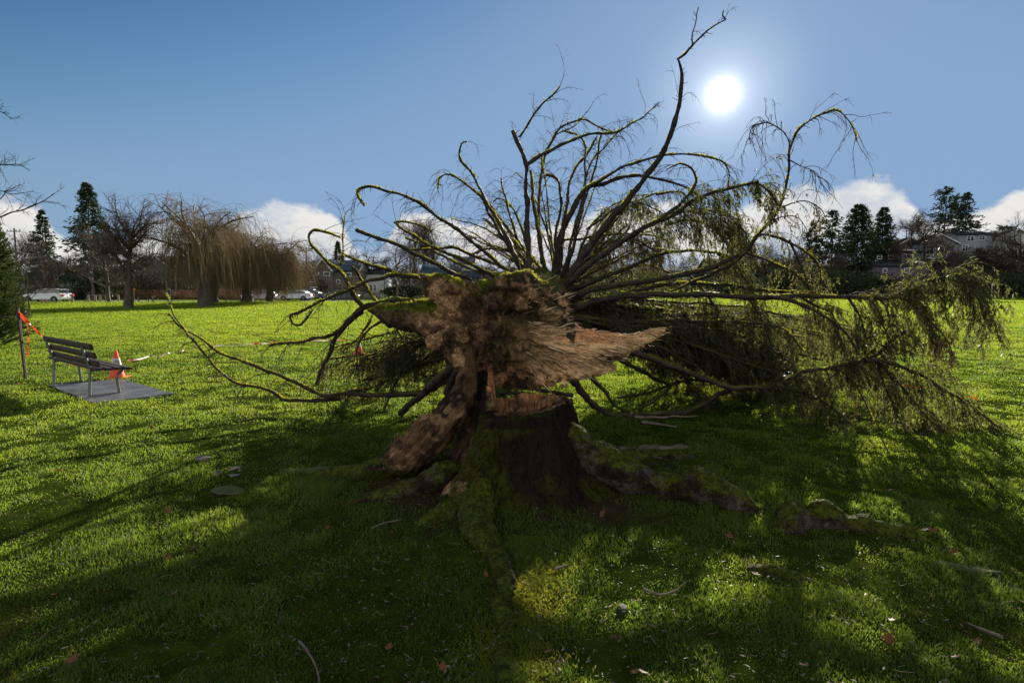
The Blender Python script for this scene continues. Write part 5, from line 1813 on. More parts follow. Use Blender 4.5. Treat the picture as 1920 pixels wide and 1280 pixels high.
def willow(x, y, h, rad, label, seed, z0=0.0, strands_n=2600, off=(0, 0), tall=0.0):
    r_ = np.random.default_rng(seed)
    t = thing('willow_tree', label, 'tree', (x, y, z0), 'weeping willows on the bank')
    mb = MB()
    zz = np.linspace(-.2, h * .45, 8)
    pth = np.stack([x + np.cumsum(r_.normal(off[0] * .02, .06, 8)), y + np.cumsum(r_.normal(0, .05, 8)), z0 + zz], 1)
    tube(mb, pth, h * .045 * (1.5 - 1.0 * np.linspace(0, 1, 8) ** .6), 9, rough=.2, seed=seed)
    n1 = 16
    o1, t1, u1 = sample_on(pth[None], n1, .45, 1.0, r_)
    d1 = perp_rand(t1, r_) * r_.uniform(.4, 1.1, (n1, 1)) + np.array([off[0], off[1], 1.0 + tall])
    s1 = strands(o1, d1, h * r_.uniform(.35, .62, n1), 9, 0.05, .10, r_)
    strand_tubes(mb, s1, h * .014, h * .004, 5)
    mb.build('trunk', M['bark_far'], t, smooth=True)
    mb = MB()
    o2, t2, u2 = sample_on(s1, 9, .3, 1, r_)
    s2 = strands(o2, perp_rand(t2, r_) * 1.0 + t2 * .5 + np.array([0, 0, .35]), rad * r_.uniform(.22, .55, len(o2)), 8, .07, .055, r_)
    strand_tubes(mb, s2, .035, .014, 3)
    mb.build('limbs', M['twig_far'], t)
    mb = MB()
    k_ = max(1, strands_n // len(s2))
    o3, t3, u3 = sample_on(s2, k_, .2, 1, r_)
    ln = np.minimum(r_.uniform(.25, 1.0, len(o3)) ** .8 * h * .62, np.maximum(o3[:, 2] - z0 - r_.uniform(.1, 1.8, len(o3)), .4))
    s3 = strands(o3, t3 * .5 + perp_rand(t3, r_) * .45 + np.array([0, 0, -.1]), ln, 9, .45, .07, r_)
    strand_tubes(mb, s3, .013, .007, 3, att=r_.random(len(s3)))
    mb.build('crown', M['willow'], t)
    return t


def conifer(x, y, h, rad, label, seed, z0=0.0, dens=1.0, gappy=0.0, droop=0.06, name='conifer_tree', group='conifers beyond the field', base=0.08, power=.85, mat='conifer', card=0.55):
    r_ = np.random.default_rng(seed)
    t = thing(name, label, 'tree', (x, y, z0), group)
    mb = MB()
    zz = np.linspace(-.2, h, 10)
    pth = np.stack([x + np.cumsum(r_.normal(0, .04, 10)), y + np.cumsum(r_.normal(0, .04, 10)), z0 + zz], 1)
    tube(mb, pth, h * .016 * (1.1 - 1.05 * np.linspace(0, 1, 10)), 7)
    mb.build('trunk', M['bark_far'], t, smooth=True)
    n1 = int(h * 17 * dens)
    u = r_.uniform(base, .99, n1) ** .9
    o1 = np.stack([np.interp(u * h, zz, pth[:, i]) for i in range(3)], 1)
    a_ = r_.uniform(0, 2 * np.pi, n1)
    prof_ = np.clip(1 - u, 0, 1) ** power * np.clip(u / max(base, .01) * .6, .5, 1)
    clump = 1 + gappy * np.sin(u * h * 1.7 + a_ * 2 + seed) + gappy * .6 * np.sin(u * h * 4.1 + seed)
    ln = rad * (prof_ * clump * r_.uniform(.7, 1.15, n1) + .03)
    s1 = strands(o1, np.stack([np.cos(a_), np.sin(a_), 0.05 + .5 * u], 1), ln, 6, droop, .07, r_)
    mb = MB()
    strand_tubes(mb, s1, .03, .01, 3)
    per = 15
    o2, t2, u2 = sample_on(s1, per, .15, 1, r_)
    sc_ = card * (0.5 + .5 * np.repeat(np.clip(ln / rad, .25, 1), per))
    cards(mb, o2, t2 * .9 + perp_rand(t2, r_) * .75 + np.array([0, 0, -.18]), sc_ * r_.uniform(.6, 1.3, len(o2)), sc_ * r_.uniform(.25, .5, len(o2)), r_.random(len(o2)), r_)
    mb.build('crown', M[mat], t)
    return t


def shrub(x, y, z0, sx, sy, sz, n, card, mat, label, seed, name='shrub', cat='shrub', group=None, boxy=False, taper=0.0, kind=None, stems=True):
    r_ = np.random.default_rng(seed)
    if boxy:
        p = r_.uniform(-1, 1, (n, 3))
        f = r_.integers(0, 3, n)
        s_ = np.sign(r_.normal(size=n))
        p[np.arange(n), f] = s_ * r_.uniform(.82, 1.04, n)
        d = np.zeros((n, 3))
        d[np.arange(n), f] = s_
    else:
        d = unit(r_.normal(size=(n, 3)))
        q = d * 2.2 + seed
        p = d * (0.72 + .35 * fbm(q[:, 0], q[:, 1], q[:, 2], 3) + r_.uniform(-.22, .12, n))[:, None]
    zz = np.clip(p[:, 2] * .5 + .5, 0, 1.2)
    tp_ = 1 - taper * zz
    c = np.stack([x + p[:, 0] * sx * tp_, y + p[:, 1] * sy * tp_, z0 + zz * sz], 1)
    mb = MB()
    cards(mb, c, d + r_.normal(0, .7, (n, 3)) + np.array([0, 0, .2]), card * r_.uniform(.6, 1.4, n), card * r_.uniform(.3, .6, n), r_.random(n), r_)
    if kind:
        return tag(mb.build(name, M[mat]), kind=kind)
    t = thing(name, label, cat, (x, y, z0), group)
    mb.build('foliage', M[mat], t)
    if stems:
        mb = MB()
        s1 = strands(np.tile([[x, y, z0 - .1]], (10, 1)), np.stack([r_.normal(0, .4 * sx / sz, 10), r_.normal(0, .4 * sy / sz, 10), np.ones(10)], 1), sz * .8, 6, 0, .1, r_)
        strand_tubes(mb, s1, sz * .018, sz * .005, 5)
        mb.build('stems', M['bark_far'], t)
    return t


def bank(x, y):
    return float(gz(x, y))


# the evergreen at the left edge
Y_ = 13.2
shr = thing('evergreen_shrub', 'dense dark green cone-shaped evergreen cut off by the left edge', 'evergreen', (at(-28, Y_), Y_, 0))
r_ = np.random.default_rng(8)
mb = MB()
cx, cy, hh, rr_ = at(-28, Y_), Y_, zat(375, Y_), 1.02
tube(mb, [(cx, cy, -.1), (cx, cy, hh * .95)], [.09, .01], 8)
mb.build('trunk', M['bark'], shr)
n1 = 1700
u = r_.uniform(.02, 1, n1) ** .85
a_ = r_.uniform(0, 2 * np.pi, n1)
pr = rr_ * np.clip(1.02 - u, .02, 1) ** .62 * (0.9 + .14 * np.sin(a_ * 4 + u * 9))
o1 = np.stack([cx + np.cos(a_) * pr * .3, cy + np.sin(a_) * pr * .3, u * hh], 1)
s1 = strands(o1, np.stack([np.cos(a_), np.sin(a_), .45 + 0 * a_], 1), pr * .8, 5, -.05, .1, r_)
mb = MB()
strand_tubes(mb, s1, .008, .003, 3)
o2, t2, u2 = sample_on(s1, 46, .25, 1, r_)
cards(mb, o2, t2 + perp_rand(t2, r_) * .8, r_.uniform(.03, .075, len(o2)), r_.uniform(.012, .026, len(o2)), r_.random(len(o2)), r_)
mb.build('foliage', M['shrub'], shr)

# bare branches reaching in from a tree outside the left edge
Y_ = 19.0
tx = at(-230, Y_)
ot = thing('overhanging_tree', 'bare tree outside the left edge whose thin dark branches reach into the sky', 'tree', (tx, Y_, 0))
mb = MB()
p = catmull([(tx, Y_, -.2), (tx + .1, Y_, 2.5), (tx - .1, Y_, 5), (tx - .2, Y_, 9.5)], .3)
tube(mb, p, np.linspace(.24, .02, len(p)), 9, rough=.15)
o1, t1, u1 = sample_on(p[None], 16, .3, 1, r_)
s1 = strands(o1, perp_rand(t1, r_) + t1 * .5 + np.array([-.6, .3, .2]), r_.uniform(1.4, 3.2, 16), 8, -.02, .12, r_)
strand_tubes(mb, s1, .05, .012, 5)
o2, t2, u2 = sample_on(s1, 12, .2, 1, r_)
strand_tubes(mb, strands(o2, perp_rand(t2, r_) + t2 * .8, r_.uniform(.3, 1.1, len(o2)), 6, .0, .16, r_), .012, .004, 3)
mb.build('trunk', M['bark'], ot, smooth=True)
for pl, zb in (([(-120, 425), (-40, 415), (0, 407), (19, 399), (47, 392), (75, 380), (101, 364)], 2.6), ([(-120, 330), (-40, 312), (0, 309), (19, 309), (37, 309), (56, 320)], 4.0),
               ([(-120, 370), (-40, 352), (0, 357), (21, 364), (44, 361)], 3.4), ([(-120, 240), (-40, 205), (0, 209), (22, 224)], 5.2), ([(-100, 400), (-30, 385), (2, 372), (10, 360)], 3.0)):
    pts_ = [(tx, Y_, zb)] + [tuple(P(a, b, Y_ - .3)) for a, b in pl]
    p = catmull(pts_, .15)
    mb = MB()
    tube(mb, p, np.linspace(.06, .010, len(p)), 7, rough=.15)
    o1, t1, u1 = sample_on(p[None], 26, .35, 1, r_)
    s1 = strands(o1, perp_rand(t1, r_) * .7 + t1, r_.uniform(.2, .75, 26), 6, .0, .16, r_)
    strand_tubes(mb, s1, .010, .004, 3)
    o2, t2, u2 = sample_on(s1, 7, .2, 1, r_)
    s2 = strands(o2, perp_rand(t2, r_) * .7 + t2 * .8, r_.uniform(.08, .3, len(o2)), 4, .0, .18, r_)
    strand_tubes(mb, s2, .005, .002, 3)
    mb.build('branch', M['bark'], ot, smooth=False)

# the big trees on the near bank of the field
bare_tree(at(240, 46), 46, zat(378, 46), .9, 'large leaning bare tree with a rounded open crown between the tall conifer and the willows', 31, trunk_r=.30, lean=.12, dens=1.35, fork=.25, minr=.014)
bare_tree(at(205, 60), 60, zat(420, 60), .9, 'brown twiggy tree just right of the tall dark conifer', 37, dens=1.3, mat='twig_grey')
willow(at(390, 50), 50, zat(343, 50), 2.9, 'tallest willow with a thick trunk and dark airy top', 41, bank(at(382, 50), 50), 1100, tall=.9)
willow(at(402, 55), 55, zat(398, 55), 3.6, 'second willow, its slim trunk just right of the thick one', 42, bank(at(402, 55), 55), 1500)
willow(at(464, 56), 56, zat(402, 56), 3.8, 'broad golden brown willow with strands hanging almost to the grass', 43, bank(at(464, 56), 56), 2500, off=(.25, 0))
willow(at(505, 57), 57, zat(425, 57), 2.5, 'low willow at the right end of the row, strands falling to the street', 44, 0, 1700, off=(.1, 0))
conifer(at(178, 80), 80, zat(348, 80), 4.6, 'tall dark pointed conifer left of the large bare tree', 51, gappy=.22, dens=1.5, card=.7)
conifer(at(205, 84), 84, zat(420, 84), 4.4, 'shorter broad conifer at the right foot of the tall pointed one', 52, gappy=.15, dens=1.4, card=.7, mat='brush')
conifer(at(91, 95), 95, zat(397, 95), 3.4, 'conifer with layered branches behind the white car', 53, gappy=.35, dens=1.0, card=.7)
bare_tree(at(57, 33), 33, 4.6, .6, 'slim young bare tree in front of the white car, planted nearest the field', 61, trunk_r=.05, minr=.008)
bare_tree(at(47, 38), 38, 5.6, .6, 'slim dark-stemmed bare tree just right of the edge evergreen', 62, trunk_r=.08, minr=.008, mat='twig_grey')
bare_tree(at(107, 84), 84, zat(478, 84), .9, 'stocky pruned tree with a thick pale-lit trunk behind the white car', 63, trunk_r=.42, fork=.55, minr=.02)
bare_tree(at(70, 100), 100, zat(450, 100), .8, 'reddish bare tree before the layered conifer', 64, dens=1.2, minr=.02)
bare_tree(at(148, 98), 98, zat(470, 98), .8, 'grey bare tree between the two conifers at left', 65, dens=1.1, minr=.02, mat='twig_grey')
bare_tree(at(275, 96), 96, zat(470, 96), .8, 'dark bare tree before the dark house, behind the large leaning tree', 66, dens=1.2, minr=.02)
bare_tree(at(345, 98), 98, zat(468, 98), .8, 'dark bare tree between the dark house and the willows', 67, dens=1.2, minr=.02)
bare_tree(at(578, 92), 92, zat(463, 92), .7, 'slender bare tree right of the willows before the gabled house', 68, dens=.9, minr=.016)
bare_tree(at(606, 86), 86, zat(520, 86), 1.0, 'small round bare tree in the gabled house garden', 69, dens=1.2, minr=.018, trunk_r=.10)
bare_tree(at(590, 150), 150, zat(470, 150), .9, 'far bare tree behind the gabled house roof, its left one', 70, mat='twig_grey', minr=.03)
bare_tree(at(690, 150), 150, zat(470, 150), 1.0, 'pale far bare tree right of the gabled house roof', 71, mat='twig_grey', minr=.03)
bare_tree(at(655, 160), 160, zat(474, 160), 1.0, 'pale far bare tree just above the gabled house roof', 72, mat='twig_grey', minr=.03)
conifer(at(638, 140), 140, zat(455, 140), 3.0, 'small dark conifer rising behind the gabled roof', 73, gappy=.2, card=.8)
bare_tree(at(744, 78), 78, zat(430, 78), .55, 'straight slender street tree with short bare branches left of the torn horn', 74, dens=1.0, minr=.014, trunk_r=.14, upright=.35)
for i, (a, top_) in enumerate(((778, 418), (793, 405), (810, 412))):
    bare_tree(at(a, 128), 128 + i, zat(top_, 128), .28, ['left one', 'tallest middle one', 'right one'][i] + ' of the three upright bare poplars behind the torn horn', 75 + i, mat='twig_grey', upright=1.6, dens=1.1, minr=.022, group='upright poplars', name='poplar_tree')
bare_tree(at(715, 110), 110, zat(482, 110), .9, 'bushy bare tree over the white house', 79, minr=.022, dens=1.2, mat='twig_grey')
bare_tree(at(770, 104), 104, zat(490, 104), .9, 'bushy bare tree before the three poplars', 80, minr=.022, dens=1.2)
bare_tree(at(850, 112), 112, zat(488, 112), .9, 'bushy bare tree behind the blue roof, its right one', 81, minr=.022, dens=1.2, mat='twig_grey')
bare_tree(at(905, 118), 118, zat(496, 118), .9, 'bushy bare tree seen over the mossy hump of the trunk', 82, minr=.022, dens=1.2, mat='twig_grey')
bare_tree(at(965, 125), 125, zat(500, 125), .9, 'low bare tree on the skyline straight above the stump', 83, minr=.022, dens=1.2, mat='twig_grey')
conifer(at(1118, 120), 120, zat(440, 120), 3.6, 'round-topped conifer seen through the right upper branches', 84, gappy=.2, dens=1.2, card=.8, power=.5)
conifer(at(1230, 125), 125, zat(447, 125), 2.6, 'small pointed conifer on the skyline right of the centre', 85, gappy=.15, card=.8)
conifer(at(1376, 120), 120, zat(415, 120), 2.2, 'narrow columnar evergreen on the skyline below the sun', 86, gappy=.05, power=.35, dens=1.3, card=.7)
bare_tree(at(1165, 120), 120, zat(480, 120), .9, 'bushy bare tree through the upper right branches, nearest the trunk', 87, minr=.022, dens=1.2)
bare_tree(at(1290, 122), 122, zat(478, 122), .9, 'bushy bare tree left of the columnar evergreen', 88, minr=.022, dens=1.2)
bare_tree(at(1345, 118), 118, zat(475, 118), .9, 'bushy bare tree close left of the columnar evergreen', 89, minr=.022, dens=1.2, mat='twig_grey')
bare_tree(at(1425, 118), 118, zat(455, 118), .8, 'bare tree right of the columnar evergreen', 90, minr=.022, dens=1.2)

# ---------------------------------------------------------------- the hill at the right and the far woods
def hz(x, y):
    s = np.clip((np.asarray(y, float) - 106) / 26, 0, 1)
    s = s * s * (3 - 2 * s)
    side = np.clip((np.asarray(x, float) - 8) / 45, 0, 1)
    return 7.2 * s * (side * side * (3 - 2 * side)) + 0.8 * s


hx, hy = np.meshgrid(np.linspace(-10, 400, 90), np.linspace(104, 320, 60), indexing='ij')
mb = MB()
mb.add(np.stack([hx, hy, hz(hx, hy) - 0.02 + 0.3 * vnoise(hx * .1, hy * .1, hx * 0) * np.clip((hy - 108) / 10, 0, 1)], -1).reshape(-1, 3),
       [(i * 60 + j, (i + 1) * 60 + j, (i + 1) * 60 + j + 1, i * 60 + j + 1) for i in range(89) for j in range(59)])
M['hill'] = m_simple('brushy_hillside', (0.035, 0.04, 0.022), 0.95, .3, .4)
tag(mb.build('hill', M['hill'], smooth=True), kind='structure')


def mass(name, px0, px1, Y0, Y1, h0, h1, n, card, mat, seed, zf=None):
    """A far wood or thicket that reads as one mass."""
    r_ = np.random.default_rng(seed)
    x = at(r_.uniform(px0, px1, n), 1.0)
    y = r_.uniform(Y0, Y1, n)
    x = x * y
    hh_ = h0 + (h1 - h0) * np.clip(.5 + fbm(x * .12, y * .12, x * 0 + seed, 4) * 1.3, 0, 1)
    z = (hz(x, y) if zf is None else zf(x, y)) + hh_ * r_.uniform(0, 1, n) ** .7
    mb = MB()
    d = r_.normal(0, 1, (n, 3)) + np.array([0, 0, .8])
    cards(mb, np.stack([x, y, z], 1), d, card * r_.uniform(.5, 1.5, n), card * r_.uniform(.15, .45, n), r_.random(n), r_)
    return tag(mb.build(name, M[mat]), kind='stuff')


mass('thicket', 1440, 2150, 103, 112, 1.5, 5.2, 26000, .55, 'shrub_dark', 3)
mass('winter_brush', 1420, 2150, 108, 126, 1.0, 4.4, 26000, .60, 'brush', 4)
mass('low_hedgerow', 1060, 1460, 100, 112, .8, 4.2, 16000, .50, 'shrub_dark', 5)
zero = lambda x, y: 0 * x
mass('far_woods', 560, 1500, 190, 240, 4.0, 10.5, 30000, 1.3, 'brush', 6, zero)
mass('far_woods', -500, 640, 150, 190, 4.0, 8.5, 30000, 1.0, 'brush', 7, zero)
mass('garden_shrubs', 160, 480, 92, 97, .5, 4.8, 14000, .5, 'shrub_dark', 8, zero)

hill_trees = [
    ('c', 1600, 118, 388, 5.6, 'big dense rounded conifer on the right hill, left one of the pair', .05, .6, 1.8), ('c', 1646, 120, 392, 5.0, 'pointed dense conifer on the hill, right one of the pair', .06, .8, 1.7),
    ('c', 1760, 138, 355, 4.6, 'tallest ragged conifer on the hill above the houses', .45, .42, .8), ('c', 1797, 138, 364, 4.8, 'layered conifer right beside the tallest one on the hill', .45, .75, .85),
    ('c', 1782, 140, 372, 3.6, 'thin conifer between the two tall ones on the hill', .4, .5, .6), ('c', 1515, 125, 420, 3.0, 'small conifer at the left foot of the hill', .3, .7, 1.0),
    ('c', 1553, 124, 398, 3.6, 'open sparse conifer left of the dense pair', .45, .45, .8), ('c', 1875, 150, 428, 5.0, 'low broad evergreen behind the right edge houses', .15, .4, 1.2),
    ('b', 1704, 128, 398, .9, 'bare multi-stemmed tree left of the tall hill conifers', 0, 0, 1.2), ('b', 1728, 122, 415, .9, 'dark bare tree before the left hill house', 0, 0, 1.2),
    ('b', 1758, 116, 440, .9, 'bare tree before the white hill house gable', 0, 0, 1.2), ('b', 1838, 118, 462, 1.0, 'bare yellowish tree below the long hill house', 0, 0, 1.3),
    ('b', 1903, 112, 398, .9, 'large dark bare tree near the right edge', 0, 0, 1.5), ('b', 1680, 115, 455, .9, 'bare tree right of the dense conifer pair', 0, 0, 1.2),
    ('b', 1560, 112, 470, .9, 'bare tree low at the foot of the hill', 0, 0, 1.2), ('b', 1485, 112, 462, .9, 'bare tree at the left foot of the hill', 0, 0, 1.2), ('b', 1790, 112, 480, 1.0, 'low bare tree at the hill foot below the houses', 0, 0, 1.2), ('b', 1960, 116, 420, 1.0, 'bare tree beyond the right edge', 0, 0, 1.2)]
for i, (k_, px_, Y_, top_, rad_, lab, gap_, pw, dn) in enumerate(hill_trees):
    x_ = at(px_, Y_)
    z_ = float(hz(x_, Y_)) - .2
    if k_ == 'c':
        conifer(x_, Y_, zat(top_, Y_) - z_, rad_, lab, 200 + i, z_, gappy=gap_, power=pw, dens=dn, card=.8)
    else:
        bare_tree(x_, Y_, zat(top_, Y_) - z_, rad_, lab, 200 + i, z_, dens=dn, minr=.022, mat='twig_far' if i % 2 else 'twig_grey')
shrub(at(758, 84), 84, 0, 3.6, 1.6, 2.3, 5200, .30, 'shrub_dark', 'dark green rounded shrub on the street edge left of the torn horn', 91)
shrub(at(1770, 103), 103, 0, 5.0, 2.0, 4.0, 5200, .4, 'shrub_dark', 'dark thicket shrub at the far field edge on the right', 92)
shrub(at(335, 92), 92, 0, 1.6, 1.2, 3.3, 2600, .3, 'shrub_dark', 'dark shrub behind the fence beside the lamp post', 93)
hedge = shrub(at(95, 87), 87, 0, at(155, 87) / 2 - at(35, 87) / 2, .7, 1.75, 9000, .22, 'shrub_dark', 'dark clipped hedge behind the white car', 94, name='hedge', cat='hedge', boxy=True, stems=False)

# ---------------------------------------------------------------- houses, fences, poles, cars
M['white_wall'] = m_simple('white_render', (0.42, 0.44, 0.47), 0.8, .6, .12)
M['pale_wall'] = m_simple('pale_siding', (0.20, 0.225, 0.25), 0.8, .6, .15)
M['brown_wall'] = m_simple('brown_shingle_wall', (0.12, 0.10, 0.085), 0.85, 1, .2)
M['blue_wall'] = m_simple('blue_grey_siding', (0.10, 0.125, 0.15), 0.8, .8, .2)
M['mauve_wall'] = m_simple('mauve_siding', (0.09, 0.08, 0.10), 0.8, .8, .2)
M['roof_dark'] = m_simple('dark_shingles', (0.035, 0.040, 0.045), 0.95, 2, .3, spec=.05)
M['roof_blue'] = m_simple('slate_blue_shingles', (0.05, 0.080, 0.11), 0.95, 2, .25, spec=.05)
M['trim'] = m_simple('white_trim', (0.62, 0.63, 0.65), 0.6, 2, .08)
M['fence'] = m_simple('cedar_fence', (0.16, 0.085, 0.05), 0.85, .9, .3)
M['fence_grey'] = m_simple('grey_fence', (0.13, 0.125, 0.12), 0.85, .9, .25)
mg, tg_ = new_mat('window_glass')
out(tg_, principled(tg_, (0.03, 0.045, 0.06, 1), 0.08, spec=0.8).outputs[0])
M['glass'] = mg
M['pole'] = m_simple('weathered_pole', (0.11, 0.09, 0.075), 0.85, 3, .25)


def house(label, px0, px1, Y, z0, eave, ridge, wall, roof, wins=(), depth=8, along=True, name='house', gables=(), group=None, rz=0.0, over=.35):
    """Front wall facing the field; eave and ridge as photograph heights. along: ridge runs left to right."""
    x0, x1 = at(px0, Y), at(px1, Y)
    ze, zr = zat(eave, Y), zat(ridge, Y)
    t = thing(name, label, 'house', ((x0 + x1) / 2, Y, z0), group)
    mb = MB()
    box(mb, ((x0 + x1) / 2, Y + depth / 2, (z0 + ze) / 2 - .2), (x1 - x0, depth, ze - z0 + .4))
    th = .18
    rb = MB()

    def slab(a, b, c_, d_):
        q = np.array([a, b, c_, d_], float)
        nrm = unit(np.cross(q[1] - q[0], q[3] - q[0]))
        if nrm[2] < 0:
            nrm = -nrm
        v = np.vstack([q, q + nrm * th])
        rb.add(v, [[0, 1, 2, 3], [7, 6, 5, 4], [0, 4, 5, 1], [1, 5, 6, 2], [2, 6, 7, 3], [3, 7, 4, 0]])
    if along:
        ym = Y + depth / 2
        slab((x0 - over, Y - over, ze), (x1 + over, Y - over, ze), (x1 + over, ym, zr), (x0 - over, ym, zr))
        slab((x0 - over, Y + depth + over, ze), (x1 + over, Y + depth + over, ze), (x1 + over, ym, zr), (x0 - over, ym, zr))
        for xe in (x0, x1):
            mb.add([(xe, Y, ze), (xe, Y + depth, ze), (xe, ym, zr)], [[0, 1, 2]])
    else:
        xm = (x0 + x1) / 2
        slab((x0 - over, Y - over, ze - .05), (x0 - over, Y + depth, ze - .05), (xm, Y + depth, zr), (xm, Y - over, zr))
        slab((x1 + over, Y - over, ze - .05), (x1 + over, Y + depth, ze - .05), (xm, Y + depth, zr), (xm, Y - over, zr))
        mb.add([(x0, Y, ze), (x1, Y, ze), (xm, Y, zr - .05)], [[0, 1, 2]])
        g_ = MB()
        for xe, s_ in ((x0, -1), (x1, 1)):
            beam(g_, (xe + s_ * over, Y - over - .06, ze - .02), (xm, Y - over - .06, zr + .05), .08, .26)
        g_.build('trim', M['trim'], t)
    mb.build('wall', M[wall], t)
    ro = rb.build('roof', M[roof], t)
    for (a, b_, c_, d_) in gables:
        xa, xb, za, zb = at(a, Y), at(b_, Y), zat(c_, Y), zat(d_, Y)
        xm = (xa + xb) / 2
        w2 = MB()
        yf = Y - 1.4
        box(w2, (xm, yf + 1.2, (z0 + za) / 2), (xb - xa, 2.4, za - z0))
        w2.add([(xa, yf, za), (xb, yf, za), (xm, yf, zb - .05)], [[0, 1, 2]])
        w2.build('gable_wall', M[wall], t)
        rb = MB()
        slab((xa - .3, yf - .3, za - .1), (xa - .3, Y + depth / 2, za - .1), (xm, Y + depth / 2, zb), (xm, yf - .3, zb))
        slab((xb + .3, yf - .3, za - .1), (xb + .3, Y + depth / 2, za - .1), (xm, Y + depth / 2, zb), (xm, yf - .3, zb))
        rb.build('gable_roof', M[roof], t)
        g_ = MB()
        for xe, s_ in ((xa, -1), (xb, 1)):
            beam(g_, (xe + s_ * .3, yf - .36, za - .08), (xm, yf - .36, zb + .05), .08, .22)
        g_.build('trim', M['trim'], t)
    for wn in wins:
        a, b_, c_, d_ = wn[:4]
        dy = wn[4] if len(wn) > 4 else 0.0
        xa, xb, za, zb = at(a, Y), at(b_, Y), zat(c_, Y), zat(d_, Y)
        yf = Y - dy
        fr = MB()
        f_ = .12
        box(fr, ((xa + xb) / 2, yf - .03, za + f_ / 2), (xb - xa, .1, f_))
        box(fr, ((xa + xb) / 2, yf - .03, zb - f_ / 2), (xb - xa, .1, f_))
        box(fr, (xa + f_ / 2, yf - .03, (za + zb) / 2), (f_, .096, zb - za - 2 * f_))
        box(fr, (xb - f_ / 2, yf - .03, (za + zb) / 2), (f_, .096, zb - za - 2 * f_))
        if xb - xa > 1.2:
            box(fr, ((xa + xb) / 2, yf - .03, (za + zb) / 2), (.08, .09, zb - za - 2 * f_))
        fo = fr.build('window', M['trim'], t)
        gl_ = MB()
        box(gl_, ((xa + xb) / 2, yf - .012, (za + zb) / 2), (xb - xa - f_, .02, zb - za - f_))
        gl_.build('pane', M['glass'], fo)
    return t


house('low white garage with a dark roof behind the clipped hedge', 40, 147, 96, 0, 531, 512, 'white_wall', 'roof_dark', name='garage', depth=7)
house('dark two-storey house behind the large leaning bare tree', 254, 330, 112, 0, 499, 480, 'blue_wall', 'roof_dark', [(297, 303, 515, 504), (314, 326, 512, 503), (292, 305, 545, 532), (318, 326, 540, 528)], gables=[(288, 325, 498, 482)])
house('dark house half hidden by the hanging willow strands', 352, 440, 114, 0, 500, 486, 'blue_wall', 'roof_dark', [(358, 368, 516, 506), (380, 390, 540, 528)])
house('small house with a white-framed window behind the willow trunk', 436, 500, 92, 0, 538, 522, 'pale_wall', 'roof_dark', [(442, 454, 559, 549)], depth=6)
house('two-storey brown house with twin white-trimmed gables', 578, 672, 100, 0, 508, 488, 'brown_wall', 'roof_blue',
      [(584, 598, 519, 511, 1.4), (600, 606, 517, 511, 1.4), (614, 626, 518, 510, 1.4), (650, 661, 519, 511), (584, 598, 530, 521, 1.4), (632, 640, 532, 524), (584, 606, 545, 538, 1.4)],
      gables=[(578, 597, 508, 494), (598, 628, 509, 487)])
house('plain white two-storey house right of the gabled one', 664, 722, 106, 0, 514, 505, 'white_wall', 'roof_dark', [(694, 700, 546, 534), (702, 707, 546, 534), (680, 690, 530, 522)])
house('house with a long slate blue hipped roof behind the torn horn', 788, 900, 116, 0, 521, 496, 'brown_wall', 'roof_blue', [(800, 812, 535, 526), (850, 862, 535, 526)], depth=12)
house('small gabled house just behind the moss hump', 940, 985, 118, 0, 515, 500, 'pale_wall', 'roof_blue', [(955, 962, 530, 520)], along=False)
house('pale house glimpsed through the right branches near the trunk', 1085, 1180, 118, 0, 520, 502, 'pale_wall', 'roof_blue', [(1100, 1112, 535, 526), (1140, 1152, 535, 526)])
house('second pale house glimpsed through the right branches', 1205, 1300, 118, 0, 518, 500, 'white_wall', 'roof_blue', [(1220, 1232, 533, 524), (1262, 1274, 533, 524)])
house('third house glimpsed through the branches below the columnar evergreen', 1330, 1420, 120, 0, 505, 485, 'blue_wall', 'roof_dark', [(1345, 1357, 520, 511), (1385, 1397, 520, 511)])
house('mauve house low at the hill foot with small upper windows', 1640, 1738, 112, 0.5, 500, 487, 'mauve_wall', 'roof_dark', [(1650, 1658, 512, 503), (1690, 1700, 512, 503), (1662, 1672, 485, 477, -4), (1683, 1693, 485, 477, -4)])
house('dark hill house with two bright upper windows above the mauve one', 1648, 1722, 121, 3, 474, 468, 'blue_wall', 'roof_dark', [(1662, 1672, 485, 477), (1683, 1693, 485, 477)], depth=7)
house('brown gable-roofed hill house beside the dense conifer', 1675, 1720, 131, 6, 462, 448, 'brown_wall', 'roof_dark', [(1690, 1698, 475, 466)], along=False)
house('white-gabled hill house with a wide veranda', 1718, 1786, 126, 4, 458, 441, 'pale_wall', 'roof_dark', [(1728, 1742, 478, 462), (1745, 1758, 478, 462), (1762, 1772, 478, 460), (1728, 1742, 500, 484), (1745, 1758, 500, 484)], along=False)
house('long low hill house with a mossy roof and bright windows', 1788, 1850, 126, 4, 442, 433, 'pale_wall', 'roof_dark', [(1802, 1816, 454, 444), (1824, 1836, 452, 443), (1795, 1806, 472, 460), (1838, 1845, 480, 470)])
house('hill house with a low gable at the right edge', 1856, 1935, 126, 4, 450, 432, 'white_wall', 'roof_dark', [(1880, 1892, 462, 450), (1886, 1898, 480, 468), (1884, 1900, 486, 481)], along=False)
mb = MB()
box(mb, (at(872, 420), 420, 14), (16, 12, 28 * .8))
FB = thing('far_building', 'faint blue-grey block on the skyline behind the blue roof', 'building', (at(872, 420), 420, 0))
FB.location = (at(872, 420), 420, 0)
mb.build('wall', M['blue_wall'], FB)
mb = MB()
for i in range(4):
    for j in range(3):
        box(mb, (at(872, 420) - 5.4 + i * 3.6, 413.96, 7 + j * 6), (2.2, .1, 2.6))
mb.build('windows', M['glass'], FB)


